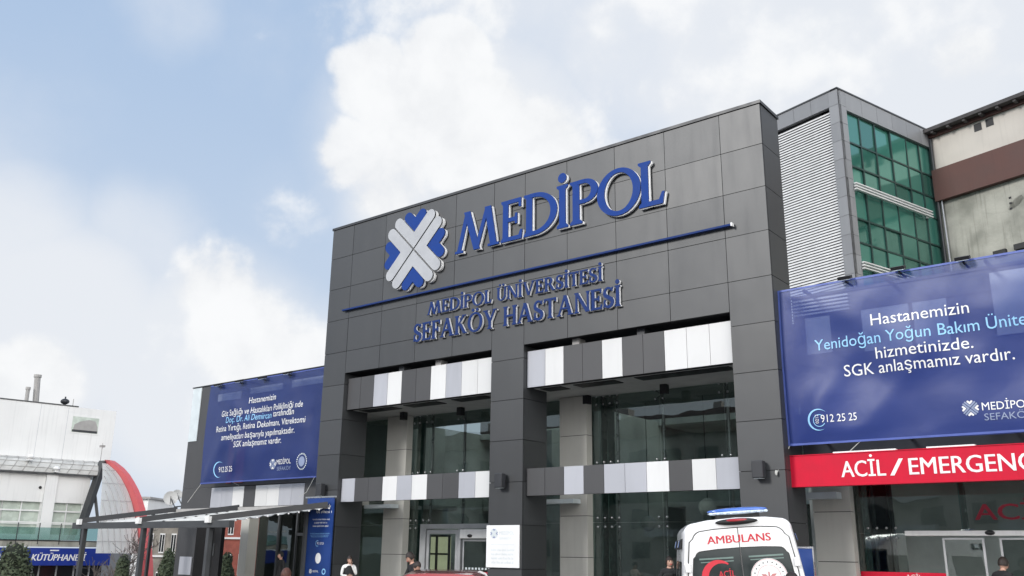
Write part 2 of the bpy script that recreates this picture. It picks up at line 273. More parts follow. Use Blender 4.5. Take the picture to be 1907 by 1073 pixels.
# ------------------------------------------------------------------ mesh builder
ROOT = {}
class MB:
    def __init__(s): s.v = []; s.f = []; s.m = []
    def add(s, vs, fs, mi=0):
        b = len(s.v); s.v += [Vector(v) for v in vs]
        for i, f in enumerate(fs):
            s.f.append([b+k for k in f]); s.m.append(mi if isinstance(mi, int) else mi[i])
        return s
    def box(s, x0, x1, y0, y1, z0, z1, mi=0):
        return s.add([(x0,y0,z0),(x1,y0,z0),(x1,y1,z0),(x0,y1,z0),(x0,y0,z1),(x1,y0,z1),(x1,y1,z1),(x0,y1,z1)],
                     [(0,3,2,1),(4,5,6,7),(0,1,5,4),(1,2,6,5),(2,3,7,6),(3,0,4,7)], mi)
    def fbox(s, o, u, v, w, mi=0):
        o, u, v, w = map(Vector, (o, u, v, w))
        return s.add([o,o+u,o+u+v,o+v,o+w,o+u+w,o+u+v+w,o+v+w], [(0,3,2,1),(4,5,6,7),(0,1,5,4),(1,2,6,5),(2,3,7,6),(3,0,4,7)], mi)
    def beam(s, a, b, w, h, mi=0, up=(0,0,1)):
        a, b = Vector(a), Vector(b); d = (b-a); sd = d.cross(Vector(up)).normalized()*w; u = sd.cross(d).normalized()*h
        return s.fbox(a-sd/2-u/2, d, sd, u, mi)
    def prism(s, poly, o, u, v, w, mf=0, ms=0):
        o, u, v, w = map(Vector, (o, u, v, w)); n = len(poly)
        vs = [o+u*x+v*y for x, y in poly] + [o+u*x+v*y+w for x, y in poly]
        fs = [list(range(n))[::-1], [n+i for i in range(n)]] + [(i, (i+1) % n, n+(i+1) % n, n+i) for i in range(n)]
        return s.add(vs, fs, [mf, ms]+[ms]*n)
    def tube(s, pts, r, n=8, mi=0, cap=True):
        pts = [Vector(p) for p in pts]; rs = r if isinstance(r, (list, tuple)) else [r]*len(pts); vs = []; fs = []; ref = None
        for i, p in enumerate(pts):
            d = (pts[min(i+1, len(pts)-1)]-pts[max(i-1, 0)]).normalized()
            if ref is None: ref = Vector((0,0,1)) if abs(d.z) < .9 else Vector((1,0,0))
            a = d.cross(ref).normalized(); b = a.cross(d).normalized(); ref = b
            for k in range(n):
                t = 2*math.pi*k/n; vs.append(p+(a*math.cos(t)+b*math.sin(t))*rs[i])
        for i in range(len(pts)-1):
            for k in range(n): fs.append((i*n+k, i*n+(k+1) % n, (i+1)*n+(k+1) % n, (i+1)*n+k))
        if cap: fs += [tuple(range(n))[::-1], tuple(range((len(pts)-1)*n, len(pts)*n))]
        return s.add(vs, fs, mi)
    def ell(s, c, rx, ry, rz, nu=16, nv=10, mi=0, rot=None):
        c = Vector(c); vs = []; fs = []
        for j in range(nv+1):
            t = math.pi*j/nv
            for i in range(nu):
                p = 2*math.pi*i/nu; q = Vector((rx*math.sin(t)*math.cos(p), ry*math.sin(t)*math.sin(p), rz*math.cos(t)))
                vs.append(c+(rot @ q if rot else q))
        for j in range(nv):
            for i in range(nu): fs.append((j*nu+i, (j+1)*nu+i, (j+1)*nu+(i+1) % nu, j*nu+(i+1) % nu))
        return s.add(vs, fs, mi)
    def loft(s, secs, mi=0, closed=True, cap=True):
        n = len(secs[0]); vs = [p for sec in secs for p in sec]; fs = []; ms = []
        for i in range(len(secs)-1):
            for k in range(n if closed else n-1):
                fs.append((i*n+k, i*n+(k+1) % n, (i+1)*n+(k+1) % n, (i+1)*n+k)); ms.append(mi(i, k) if callable(mi) else mi)
        if cap:
            fs += [tuple(range(n))[::-1], tuple(range((len(secs)-1)*n, len(secs)*n))]; c = mi(0, 0) if callable(mi) else mi; ms += [c, c]
        return s.add(vs, fs, ms)
    def build(s, name, mats, parent=None, smooth=False, bevel=0, local=False, norm=True):
        me = bpy.data.meshes.new(name)
        Mi = None
        if parent is not None:
            ROOT[name+'#'] = None
            Mi = ROOT[parent.name]
        vs = s.v if (Mi is None or local) else [Mi.inverted() @ v for v in s.v]
        me.from_pydata([tuple(v) for v in vs], [], s.f)
        mats = mats if isinstance(mats, (list, tuple)) else [mats]
        for q in mats: me.materials.append(q)
        me.polygons.foreach_set('material_index', s.m)
        if norm:
            b = bmesh.new(); b.from_mesh(me); bmesh.ops.recalc_face_normals(b, faces=b.faces); b.to_mesh(me); b.free()
        if smooth: me.polygons.foreach_set('use_smooth', [True]*len(me.polygons))
        o = bpy.data.objects.new(name, me); COL.objects.link(o)
        if parent is not None: o.parent = parent
        ROOT[o.name] = Mi if Mi is not None else Matrix.Identity(4)
        if bevel:
            bv = o.modifiers.new('edge', 'BEVEL'); bv.width = bevel; bv.segments = 2; bv.limit_method = 'ANGLE'; bv.angle_limit = R(40)
        return o
def tag(o, label=None, cat=None, group=None, kind=None):
    if label: o['label'] = label
    if cat: o['category'] = cat
    if group: o['group'] = group
    if kind: o['kind'] = kind
    return o
def thing(name, label, cat, loc=(0,0,0), rotz=0.0, group=None, roty=0.0):
    o = bpy.data.objects.new(name, None); COL.objects.link(o); o.empty_display_size = 0.3
    Mx = Matrix.Translation(Vector(loc)) @ Matrix.Rotation(rotz, 4, 'Z') @ Matrix.Rotation(roty, 4, 'Y')
    o.matrix_world = Mx; ROOT[o.name] = Mx
    return tag(o, label, cat, group)
def rect(x0, x1, y0, y1): return [(x0,y0),(x1,y0),(x1,y1),(x0,y1)]

# text laid on a plane: o = lower left, u = unit right, v = unit up, n = out of the surface
def text(mb, s, o, width, height, mi=0, u=(1,0,0), v=(0,0,1), n=(0,-1,0), bold=0.0, depth=0.0, shear=0.0, disp=None, side=None):
    if bold:   # heavier letters: the same outlines laid side by side, each 2 mm prouder than the last
        du = Vector(u)*(bold*(height or width)); dn = Vector(n)
        for k, (a, e) in enumerate(((-1, 0), (1, .002), (0, .004))):
            text(mb, s, Vector(o)+du*a+dn*e, width, height, mi, u, v, n, 0, depth+e if depth else 0, shear, disp, side)
        return
    cu = bpy.data.curves.new('t', 'FONT'); cu.body = s; cu.shear = shear; cu.resolution_u = 3
    ob = bpy.data.objects.new('t', cu); COL.objects.link(ob)
    bpy.context.view_layer.update()
    me = bpy.data.meshes.new_from_object(ob.evaluated_get(bpy.context.evaluated_depsgraph_get()))
    xs = [q.co.x for q in me.vertices]; ys = [q.co.y for q in me.vertices]
    cap = 0.72
    x0, x1 = min(xs), max(xs); sx = width/(x1-x0); sy = height/cap if height else sx
    o, u, v, n = Vector(o), Vector(u), Vector(v), Vector(n)
    vs = []
    for q in me.vertices:
        p = o + u*((q.co.x-x0)*sx) + v*(q.co.y*sy)
        if disp: p = p + n*disp(p)
        vs.append(p)
    fs = [tuple(p.vertices) for p in me.polygons]
    if depth:
        k = len(vs); cnt = {}
        for f in fs:
            for i in range(len(f)):
                e = (f[i], f[(i+1) % len(f)]); key = tuple(sorted(e)); cnt.setdefault(key, []).append(e)
        bvs = vs + [p-n*depth for p in vs]; ff = list(fs); mm = [mi]*len(fs)
        for key, es in cnt.items():
            if len(es) == 1:
                a, b = es[0]; ff.append((a, b, k+b, k+a)); mm.append(mi if side is None else side)
        mb.add(bvs, ff, mm)
    else: mb.add(vs, fs, mi)
    bpy.data.objects.remove(ob); bpy.data.meshes.remove(me); bpy.data.curves.remove(cu)

# ------------------------------------------------------------------ setting: ground, road, pavement
GZ = -0.2
mb = MB()
prof = [(-900, -2.5), (-26, -2.5), (-13, GZ), (900, GZ)]
xs_ = [p[0] for p in prof]
for i in range(3):
    (xa, za), (xb, zb) = prof[i], prof[i+1]
    mb.add([(xa,-900,za),(xb,-900,zb),(xb,900,zb),(xa,900,za)], [(0,1,2,3)], 0)
tag(mb.build('ground', M['asph']), kind='structure')
mb = MB(); mb.box(-12.5, 40, -1.7, 20, GZ, GZ+0.15)
tag(mb.build('pavement', M['pave']), kind='structure')

# ------------------------------------------------------------------ main entrance block
bld = thing('entrance_building', 'dark grey panelled hospital entrance block with two tall glazed bays', 'building', (7.8, 0, GZ))
H = 12.42
XS = [0, 1.073, 2.643, 4.19, 5.73, 7.25, 8.41, 9.888, 11.458, 12.983, 14.55, 15.64]
ZS = [GZ, 0.14, 1.25, 2.37, 3.485, 4.599, 5.711, 6.841, 7.934, 9.05, 10.161, 11.266, H-0.09]
g = 0.007
mb = MB()
for i in range(11):
    pier = i in (0, 5, 10)
    for k in range(12):
        z0, z1 = ZS[k], ZS[k+1]
        if not pier:
            if z1 <= 7.2: continue
            z0 = max(z0, 7.2)
        j = random.uniform(-.003, .003)
        mb.box(XS[i]+g, XS[i+1]-g, j, 0.05, z0+g, z1-g)
# returns of the piers and the right flank
def flank(X0, X1, zmax):
    for k in range(12):
        z0, z1 = ZS[k], min(ZS[k+1], zmax)
        if z1 <= z0: break
        mb.box(X0, X1, 0.052, 1.085, z0+g, z1-g)
flank(15.60, 15.64, 99); flank(0.0, 0.04, 99)
flank(1.035, 1.068, 7.2); flank(8.373, 8.406, 7.2); flank(7.254, 7.29, 7.2); flank(14.554, 14.59, 7.2)
mb.build('wall_cladding', M['clad'], bld)
mb = MB()   # the wall body behind the panels
for a, b in ((0.045, 1.03), (7.295, 8.368), (14.595, 15.595)): mb.box(a, b, 0.03, 1.09, GZ, 7.25)
mb.box(0.045, 15.595, 0.03, 1.09, 7.25, H-0.1)
mb.box(1.03, 7.295, 0.06, 1.08, 7.21, 7.252); mb.box(8.368, 14.595, 0.06, 1.08, 7.21, 7.252)
mb.build('wall_core', M['joint'], bld)
mb = MB(); mb.box(-0.03, 15.67, -0.03, 1.12, H-0.08, H); mb.build('coping', M['dark'], bld)

pat = {'u1': 'ddlwddwlww', 'l1': 'lddwlwddlw', 'u2': 'lwddwddwww', 'l2': 'ddldllwdwl'}
mi_ = {'d': 0, 'l': 1, 'w': 2}
for key, x0, x1, z0, z1 in (('u1',1.08,7.24,6.02,7.03),('l1',1.08,7.24,3.12,3.83),('u2',8.42,14.54,6.02,7.03),('l2',8.42,14.54,3.12,3.83)):
    mb = MB(); n = 10; w = (x1-x0)/n
    for i, c in enumerate(pat[key]):
        mb.box(x0+i*w+.006, x0+(i+1)*w-.006, 0.15+random.uniform(-.002,.002), 0.19, z0, z1, mi_[c])
    mb.box(x0+.002, x1-.002, 0.2, 0.42, z0+.01, z1-.01, 3)
    mb.build('panel_band', [M['clad2'], M['lgrey'], M['white'], M['joint']], bld)
# soffits over the recess, from the band back to the glass
mb = MB()
for x0, x1 in ((1.08, 7.24), (8.42, 14.54)):
    mb.box(x0, x1, 0.43, 1.09, 6.03, 6.06)
mb.box(-0.9, 16.6, 1.10, 2.44, 6.03, 6.06)
mb.build('soffit', M['soffit'], bld)
for x0, x1 in ((1.3,2.8),(3.3,4.7),(5.3,6.6),(8.6,9.3),(9.7,11.0),(11.6,14.2)):
    mb = MB(); mb.box(x0, x1, 0.5, 0.98, 6.012, 6.028)
    mb.build('soffit_vent', M['black'], bld)
for px, py in ((1098,362/2.092+560+7),(1237,333/2.092+560-1),(752,447/2.0925+560-4),(858,420/2.0925+560)):
    p = at_z(px, py, 6.0); p.y = min(p.y, 2.2); mb = MB(); mb.box(p.x-.09, p.x+.09, p.y-.09, p.y+.09, 5.78, 6.028)
    mb.build('soffit_spotlight', M['black'], bld)
for x, c in ((3.35,0),(4.9,1),(9.9,1),(11.9,0)):
    mb = MB(); mb.box(x, x+.22, .2, .5, 7.035, 7.20, c)
    mb.build('band_bracket', [M['dark'], M['vent']], bld)
# stone columns
for x0 in (0.98, 8.12):
    mb = MB(); zs = [GZ, .44, 1.56, 2.67, 3.785, 4.9, 6.025]
    for k in range(6): mb.box(x0, x0+.93, 2.12, 2.40, zs[k]+.008, zs[k+1]-.008)
    mb.box(x0+.02, x0+.91, 2.14, 2.39, GZ, 6.02, 1)
    mb.build('stone_column', [M['beige'], M['joint']], bld)
    mb = MB(); mb.box(x0-.55, x0+.72, 1.75, 2.1, 3.0, 3.12); mb.build('light_box', M['pale'], bld)
# glass wall, mullions and clamps
GY = 2.46
mb = MB()
segs = [-0.9, 2.0, 2.62, 4.02, 5.6, 7.1, 8.0, 9.25, 9.76, 11.23, 13.14, 14.7]
for a, b in zip(segs[:-1], segs[1:]):
    for z0, z1 in ((2.5, 6.02), (GZ+.15, 2.49)):
        if z0 < 1 and 2.4 < a < 5.5: continue
        mb.box(a+.006, b-.006, GY, GY+.014, z0, z1)
mb.build('glass_wall', M['glass'], bld)
mb = MB()
for x in (2.62, 4.02, 5.6, 9.76, 11.23, 13.14): mb.tube([(x+.02, GY+.16, GZ+.15), (x+.02, GY+.16, 6.02)], .045, 8, 0)
for x in (2.05, 9.3, 9.5):
    mb.box(x, x+.03, GY+.03, GY+.4, GZ+.15, 6.02, 1)
mb.build('mullion', [M['steel'], M['fin']], bld)
mb = MB()
for x in (2.05, 2.62, 4.02, 9.3, 9.76, 11.23, 13.14):
    for z in (4.02, 2.5, 5.9):
        if z < 3 and x in (4.02,): continue
        for dx in (-.12, .12):
            for dz in (-.12, .12):
                mb.ell((x+dx, GY-.02, z+dz), .035, .03, .035, 8, 6)
                mb.beam((x+dx, GY+.02, z+dz), (x, GY+.12, z), .02, .02)
mb.build('glass_clamp', M['steel'], bld, smooth=True)
# revolving side: hinged door and sliding door of the left bay
dr = MB()
dr.box(2.42, 7.2, GY-.06, GY+.10, 2.36, 2.50); dr.box(2.42, 2.66, GY-.06, GY+.1, GZ+.15, 2.36); dr.box(4.06, 4.16, GY-.07, GY+.10, GZ+.15, 2.36)
dro = dr.build('door_frame', M['alu'], bld)
d = MB(); d.box(2.70, 2.80, GY-.03, GY+.03, GZ+.15, 2.32); d.box(3.92, 4.02, GY-.03, GY+.03, GZ+.15, 2.32); d.box(2.80, 3.92, GY-.03, GY+.03, 2.2, 2.32); d.box(2.80, 3.92, GY-.03, GY+.03, GZ+.15, .1)
do = d.build('hinged_door', M['alu'], bld); tag(do, 'grey framed hinged glass door with lit room beyond')
d = MB(); d.box(2.80, 3.92, GY-.004, GY+.004, .1, 2.2); d.build('door_pane', M['cglass'], do)
d = MB(); d.tube([(3.84, GY-.08, .8), (3.84, GY-.08, 1.35)], .02, 8); d.build('door_handle', M['dark'], do)
d = MB(); d.box(4.2, 7.15, GY-.16, GY+.06, 2.06, 2.33); ob = d.build('sliding_door_header', M['lwhite'], bld, bevel=.02)
d = MB(); d.ell((4.62, GY-.165, 2.14), .10, .05, .05, 12, 8); d.build('motion_sensor', M['black'], ob, smooth=True)
for x0 in (4.22, 5.6):
    d = MB(); 
    for a, b, z0, z1 in ((x0, x0+.05, GZ+.15, 2.04), (x0+1.3, x0+1.35, GZ+.15, 2.04), (x0+.05, x0+1.3, 1.98, 2.04), (x0+.05, x0+1.3, GZ+.15, 0.0)): d.box(a, b, GY-.02, GY+.02, z0, z1)
    do = d.build('sliding_door', M['alu'], bld)
    d = MB(); d.box(x0+.05, x0+1.3, GY-.004, GY+.004, 0, 1.98); d.build('door_pane', M['glass'], do)
    d = MB(); d.box(x0+.05, x0+1.3, GY-.012, GY-.006, 1.02, 1.09, 0)
    for k in range(9): d.box(x0+.12+k*.13, x0+.19+k*.13, GY-.012, GY-.006, 1.15, 1.21, 1)
    d.build('door_sticker', [M['tred'], M['pale']], do)
# interior shell: floor, back wall, ceiling, a mezzanine edge and a lit room
mb = MB(); mb.box(-.9, 15.2, 2.6, 12, GZ+.12, GZ+.15, 0); mb.build('interior_floor', M['ifloor'], bld)
mb = MB(); mb.box(-.9, 15.2, 11.9, 12.1, GZ+.15, 6.3); mb.box(-1.0, -.9, 2.6, 11.9, GZ+.15, 6.3); mb.box(15.15, 15.25, 2.6, 11.9, GZ+.15, 6.3); mb.box(7.1, 7.4, 5.0, 11.9, GZ+.15, 6.2)
mb.box(-.9, 15.2, 2.6, 5.2, 6.08, 6.3); mb.box(-.9, 15.2, 9.2, 12, 6.08, 6.3); mb.build('interior_wall', M['inner'], bld)
mb = MB(); mb.box(-.85, 15.1, 9.4, 11.8, 3.25, 3.75); mb.box(9.0,9.6,8,8.6,GZ+.15,3.2); mb.box(13,13.7,4.2,4.9,GZ+.15,6.05); mb.box(3,3.6,8,8.6,GZ+.15,6.05)
mb.build('mezzanine', M['inner'], bld)
da, db = at_y(799, 1020, 4.7).x, at_y(838, 1020, 4.7).x
mb = MB(); mb.box(da, db, 4.7, 4.75, .1, 2.15, 0)
for x in (da+(db-da)*.38, da-.03, db-.03): mb.box(x, x+.06, 4.62, 4.69, .1, 2.2, 1)
for z in (1.55, 2.15): mb.box(da-.03, db+.04, 4.60, 4.615, z, z+.06, 1)
mb.build('inner_door', [M['ylit'], M['black']], bld)
da, db = at_y(669, 1020, 5.5).x, at_y(692, 1020, 5.5).x
mb = MB(); mb.box(da, db, 5.5, 5.56, .9, 2.3, 0); mb.box(da-.05, db+.6, 5.42, 5.47, 1.85, 1.93, 1)
for x in (db, db+.3): mb.box(x, x+.07, 5.4, 5.415, .5, 2.4, 1)
mb.build('inner_window', [M['ylit'], M['dark']], bld)
mb = MB(); mb.box(10.2, 12.6, 6.0, 6.7, GZ+.15, 0.95, 0); mb.box(10.3, 12.4, 6.9, 7.0, 1.3, 1.9, 1); mb.box(11, 11.6, 6.9, 6.99, .95, 1.3, 2)
mb.build('reception_desk', [M['brown'], M['vban'], M['dgrey']], bld)
# roof deck and body behind the portal
mb = MB(); mb.box(-.9, 16.6, 1.2, 5.2, 6.32, 7.0); mb.box(-.9, 16.6, 9.2, 12.2, 6.32, 7.0); mb.build('roof', M['dgrey'], bld)
mb = MB(); mb.box(-.9, 16.6, 5.2, 9.2, 6.9, 6.92); mb.build('added_skylight', M['cglass'], bld)  # roof opening and glazing added to let daylight into the lobby

# globes hanging inside the right bay
for (px, py, Y, r), lb in zip(((1167,940,8,.16),(1208,975,4.5,.22),(1318,945,4.2,.25)),
        ('smallest opal globe lamp deep inside the right glazed bay','opal globe lamp hanging low in the middle of the right glazed bay','large opal globe lamp just above the ambulance light bar')):
    p = at_y(px, py, Y); t = thing('globe_lamp', lb, 'pendant lamp', p, group='opal globe lamps inside the lobby')
    mb = MB(); mb.ell(p, r, r, r, 20, 12); mb.build('globe', M['globe'], t, smooth=True)
    mb = MB(); mb.tube([p+Vector((0,0,r)), (p.x, p.y, 3.22 if Y > 5 else 6.06)], .01, 6); mb.build('cord', M['black'], t)
# wall lamps on the three piers
for (x, z, lb) in ((7.75,3.52,'black box wall lamp on the middle pier'),(15.09,3.5,'black box wall lamp on the right pier beside the red sign'),(.42,3.5,'black box wall lamp on the left pier above the tall blue board')):
    t = thing('wall_lamp', lb, 'wall lamp', (x, 0, z), group='box lamps on the piers')
    mb = MB(); mb.box(x-.13, x+.13, -.24, -.05, z-.19, z+.19); mb.build('lamp_body', M['dark'], t, bevel=.02)
    mb = MB(); mb.box(x-.05, x+.05, -.05, -.004, z-.08, z+.08); mb.build('bracket', M['dgrey'], t)
    mb = MB(); mb.box(x-.1, x+.1, -.21, -.08, z-.2, z-.192); mb.build('lens', M['pale'], t)

# ------------------------------------------------------------------ the hospital name in raised letters
sign = thing('hospital_name_sign', 'raised blue and silver hospital name and emblem across the top of the facade', 'sign', (7.8, 0, 9.3))
def ribbon(pts, ws):
    L = []; Rr = []; P = [Vector((a, b, 0)) for a, b in pts]
    for i, p in enumerate(P):
        d = (P[min(i+1, len(P)-1)]-P[max(i-1, 0)]).normalized(); n = Vector((-d.y, d.x, 0))*ws[i]/2
        L.append((p+n)[:2]); Rr.append((p-n)[:2])
    return L + Rr[::-1]
def stem(x, t=.15, sb=.07, y0=0, y1=1):
    return [(x-sb,y0),(x+t+sb,y0),(x+t+sb,y0+.03),(x+t,y0+.09),(x+t,y1-.09),(x+t+sb,y1-.03),(x+t+sb,y1),(x-sb,y1),(x-sb,y1-.03),(x,y1-.09),(x,y0+.09),(x-sb,y0+.03)]
def dg(xa, ya, xb, yb, t): return [(xa,ya),(xa+t,ya),(xb+t,yb),(xb,yb)]
def foot(x0, x1, y=0, h=.035): return [(x0,y),(x1,y),(x1,y+h),(x0,y+h)]
def band(cx, cy, rx, ry, a0, a1, tx, ty, n=20):
    o = []; i_ = []
    for k in range(n+1):
        a = R(a0+(a1-a0)*k/n); o.append((cx+rx*math.cos(a), cy+ry*math.sin(a))); i_.append((cx+(rx-tx)*math.cos(a), cy+(ry-ty)*math.sin(a)))
    return o + i_[::-1]
def circ(cx, cy, r, n=16): return [(cx+r*math.cos(2*math.pi*k/n), cy+r*math.sin(2*math.pi*k/n)) for k in range(n)]
def sshape(w):
    pts = []; 
    for k in range(12): a = R(35+ (235-35)*k/11+0); pts.append((w*.5+w*.36*math.cos(a), .74+.225*math.sin(a)))
    p2 = []
    for k in range(12): a = R(60-(60+215)*k/11); p2.append((w*.5+w*.38*math.cos(a), .26+.225*math.sin(a)))
    P = pts[:-1] + p2[1:]
    ws = [.07+.10*math.exp(-((i-len(P)/2)/5.0)**2) for i in range(len(P))]
    return [ribbon(P, ws), dg(w*.80,.80,w*.86,.97,.045), dg(w*.05,.03,w*.10,.22,.045)]
def G(c):
    T, t = .15, .08
    if c == 'M': return 1.36, [dg(.04,0,.30,1,.10), foot(-.02,.22), dg(.26,1,.60,0,.17), dg(.63,0,.96,1,.09), dg(.94,1,1.14,0,.17), foot(1.06,1.38)]
    if c == 'N': return .92, [stem(.07,.09), stem(.78,.09,.05), dg(.05,1,.70,0,.17)]
    if c == 'E': return .66, [stem(.07,T,.06), [(.2,.925),(.58,.925),(.60,.80),(.64,.80),(.64,1),(.2,1)], [(.2,.475),(.46,.475),(.48,.40),(.52,.40),(.52,.64),(.48,.64),(.46,.55),(.2,.55)], [(.2,0),(.66,0),(.69,.2),(.65,.2),(.59,.075),(.2,.075)]]
    if c == 'F': return .60, [stem(.07,T,.07), [(.2,.925),(.55,.925),(.57,.80),(.61,.80),(.61,1),(.2,1)], [(.2,.455),(.44,.455),(.46,.38),(.50,.38),(.50,.62),(.46,.62),(.44,.53),(.2,.53)]]
    if c == 'L': return .60, [stem(.07,T,.07), [(.2,0),(.57,0),(.62,.24),(.58,.24),(.50,.08),(.2,.08)]]
    if c in 'Iİ': return .32, [stem(.08,T,.07)] + ([circ(.155,1.19,.105)] if c == 'İ' else [])
    if c == 'D': return .95, [stem(.07,T,.07), band(.30,.5,.64,.5,-90,90,.16,.075,24), [(.2,0),(.31,0),(.31,.075),(.2,.075)], [(.2,.925),(.31,.925),(.31,1),(.2,1)]]
    if c == 'P': return .72, [stem(.07,T,.07), band(.36,.73,.34,.27,-90,90,.15,.07,18), [(.2,.46),(.37,.46),(.37,.53),(.2,.53)], [(.2,.93),(.37,.93),(.37,1),(.2,1)]]
    if c == 'R': return .80, [stem(.07,T,.07), band(.34,.74,.31,.26,-90,90,.14,.07,18), [(.2,.48),(.35,.48),(.35,.55),(.2,.55)], [(.2,.93),(.35,.93),(.35,1),(.2,1)], dg(.34,.50,.66,0,.17), foot(.66,.88)]
    if c in 'OÖ': return 1.06, [band(.53,.5,.53,.53,0,180,.16,.075,24), band(.53,.5,.53,.53,180,360,.16,.075,24)] + ([circ(.37,1.17,.075), circ(.69,1.17,.075)] if c == 'Ö' else [])
    if c in 'UÜ': return .88, [[(.0,1),(.0,.965),(.07,.93),(.07,.3),(.22,.3),(.22,.93),(.29,.965),(.29,1)], band(.43,.3,.36,.31,180,360,.15,.075,20), [(.63,1),(.63,.965),(.70,.93),(.70,.3),(.79,.3),(.79,.93),(.86,.965),(.86,1)]] + ([circ(.29,1.17,.075), circ(.59,1.17,.075)] if c == 'Ü' else [])
    if c == 'V': return .95, [dg(.04,1,.40,0,.16), dg(.44,0,.82,1,.085), foot(-.02,.28,.965), foot(.74,.98,.965)]
    if c == 'A': return .95, [dg(.03,0,.42,1,.085), dg(.38,1,.74,0,.17), foot(-.03,.2), foot(.68,1.0), [(.2,.32),(.68,.32),(.66,.39),(.22,.39)]]
    if c == 'K': return .85, [stem(.07,T,.07), dg(.2,.48,.62,1,.09), dg(.30,.55,.66,0,.18), foot(.66,.9), foot(.56,.82,.965)]
    if c == 'Y': return .85, [[(.35,0),(.5,0),(.5,.46),(.35,.46)], foot(.28,.57), dg(.02,1,.34,.42,.17), dg(.43,.42,.72,1,.085), foot(-.04,.26,.965), foot(.66,.9,.965)]
    if c == 'T': return .75, [stem(.30,T,.07,0,.95), [(.0,.925),(.75,.925),(.75,1),(.0,1)], [(.0,.82),(.04,.82),(.07,.925),(.0,.925)], [(.71,.82),(.75,.82),(.75,.925),(.68,.925)]]
    if c == 'H': return .92, [stem(.07,T,.06), stem(.70,T,.06), [(.2,.465),(.72,.465),(.72,.54),(.2,.54)]]
    if c == 'S': return .62, sshape(.62)
    return .4, []
def inflate(p, d):
    n = len(p); a = sum(p[i][0]*p[(i+1) % n][1]-p[(i+1) % n][0]*p[i][1] for i in range(n)); s_ = 1 if a > 0 else -1; o = []
    for i in range(n):
        (xa, ya), (xb, yb), (xc, yc) = p[i-1], p[i], p[(i+1) % n]
        e1 = Vector((xb-xa, yb-ya)); e2 = Vector((xc-xb, yc-yb))
        if e1.length < 1e-6 or e2.length < 1e-6: o.append((xb, yb)); continue
        n1 = Vector((e1.y, -e1.x)).normalized()*s_; n2 = Vector((e2.y, -e2.x)).normalized()*s_
        m_ = n1+n2; k = m_.length_squared
        m_ = n1 if k < .05 else m_*min(2/k, 1.6)
        o.append((xb+m_.x*d, yb+m_.y*d))
    return o
def letter(mb, c, x0, x1, z0, h):
    w, polys = G(c)
    lo = min(p[0] for q in polys for p in q); hi = max(p[0] for q in polys for p in q)
    sx = (x1-x0)/(hi-lo)
    for i, q in enumerate(polys):
        e = i*.0025
        pp = inflate([((a-lo)*sx, b*h) for a, b in q], .013*h)
        mb.prism(pp, (x0, FY-e, z0), (1,0,0), (0,0,1), (0,DEP*.3+e,0), 0, 1)
        mb.prism(pp, (x0+TR, FY+DEP*.3+.004+e, z0-TR*.8), (1,0,0), (0,0,1), (0,DEP*.7-.004,0), 2, 2)
FY, DEP, TR = -.13, .10, .032
mb = MB()
for c, a, b in (('M',5.86,7.54),('E',7.64,8.40),('D',8.48,9.62),('İ',9.64,9.99),('P',10.09,10.98),('O',10.98,12.30),('L',12.27,13.0)):
    letter(mb, c, a, b, 10.32, 1.24)
mb.build('large_lettering', [M['blue'], M['dblue'], M['swhite']], sign)
def line(mb, s, x0, x1, z0, h, gap=.09, sp=.42):
    ws = []; 
    for c in s:
        if c == ' ': ws.append(sp); continue
        w, q = G(c); lo = min(p[0] for k in q for p in k); hi = max(p[0] for k in q for p in k); ws.append(hi-lo+gap)
    k = (x1-x0)/(sum(ws)-gap); x = x0
    for c, w in zip(s, ws):
        if c != ' ': letter(mb, c, x, x+(w-gap)*k, z0, h)
        x += w*k
FY, DEP, TR = -.10, .075, .014
mb = MB(); line(mb, 'MEDİPOL ÜNİVERSİTESİ', 4.76, 11.06, 8.58, .39); line(mb, 'SEFAKÖY HASTANESİ', 4.22, 11.60, 7.81, .55)
mb.build('small_lettering', [M['navy'], M['dblue'], M['swhite']], sign)
mb = MB(); mb.box(.85, 14.76, -.12, -.09, 9.305, 9.355, 0); mb.box(.85, 14.76, -.09, -.05, 9.295, 9.365, 1); mb.box(14.762, 14.80, -.14, -.02, 9.285, 9.37, 2)
mb.build('underline_bar', [M['navy'], M['dblue'], M['swhite']], sign)
EC = Vector((4.10, -.16, 10.82)); q2 = math.sqrt(.5)
def chev(o0, o1, aend):
    """V of two round-ended arms about the quadrant axis, in (across, along the axis)"""
    def pt(a, o, sgn): return (sgn*(a-o)*q2, (a+o)*q2)
    rr = (o1-o0)/2; oc = (o0+o1)/2
    right = [(aend-rr+rr*math.cos(t), oc-rr*math.sin(t)*1.0) for t in [math.pi/2-k*math.pi/10 for k in range(11)]]
    pts = [pt(o0, o0, 1)] + [pt(a, o, 1) for a, o in right] + [pt(o1, o1, 1)]
    pts += [pt(a, o, -1) for a, o in right[::-1]]
    return pts
for name, o0, o1, ae, m0, dy in (('emblem_chevron', .025, .40, 1.38, 'sgrey', 0), ('emblem_heart', .415, .76, 1.18, 'blue', .02)):
    for k in range(4):
        a = k*math.pi/2; u = Vector((math.cos(a), 0, -math.sin(a))); v = Vector((math.sin(a), 0, math.cos(a)))
        mb = MB(); pp = chev(o0, o1, ae)
        mb.prism(pp, EC+Vector((0,dy,0)), u, v, (0,.045,0), 0, 1)
        mb.prism(pp, EC+Vector((.035,dy+.06,-.03)), u, v, (0,.08-dy,0), 2, 2)
        mb.build(name, [M[m0], M['dblue'] if m0 == 'blue' else M['dgrey'], M['swhite']], sign)

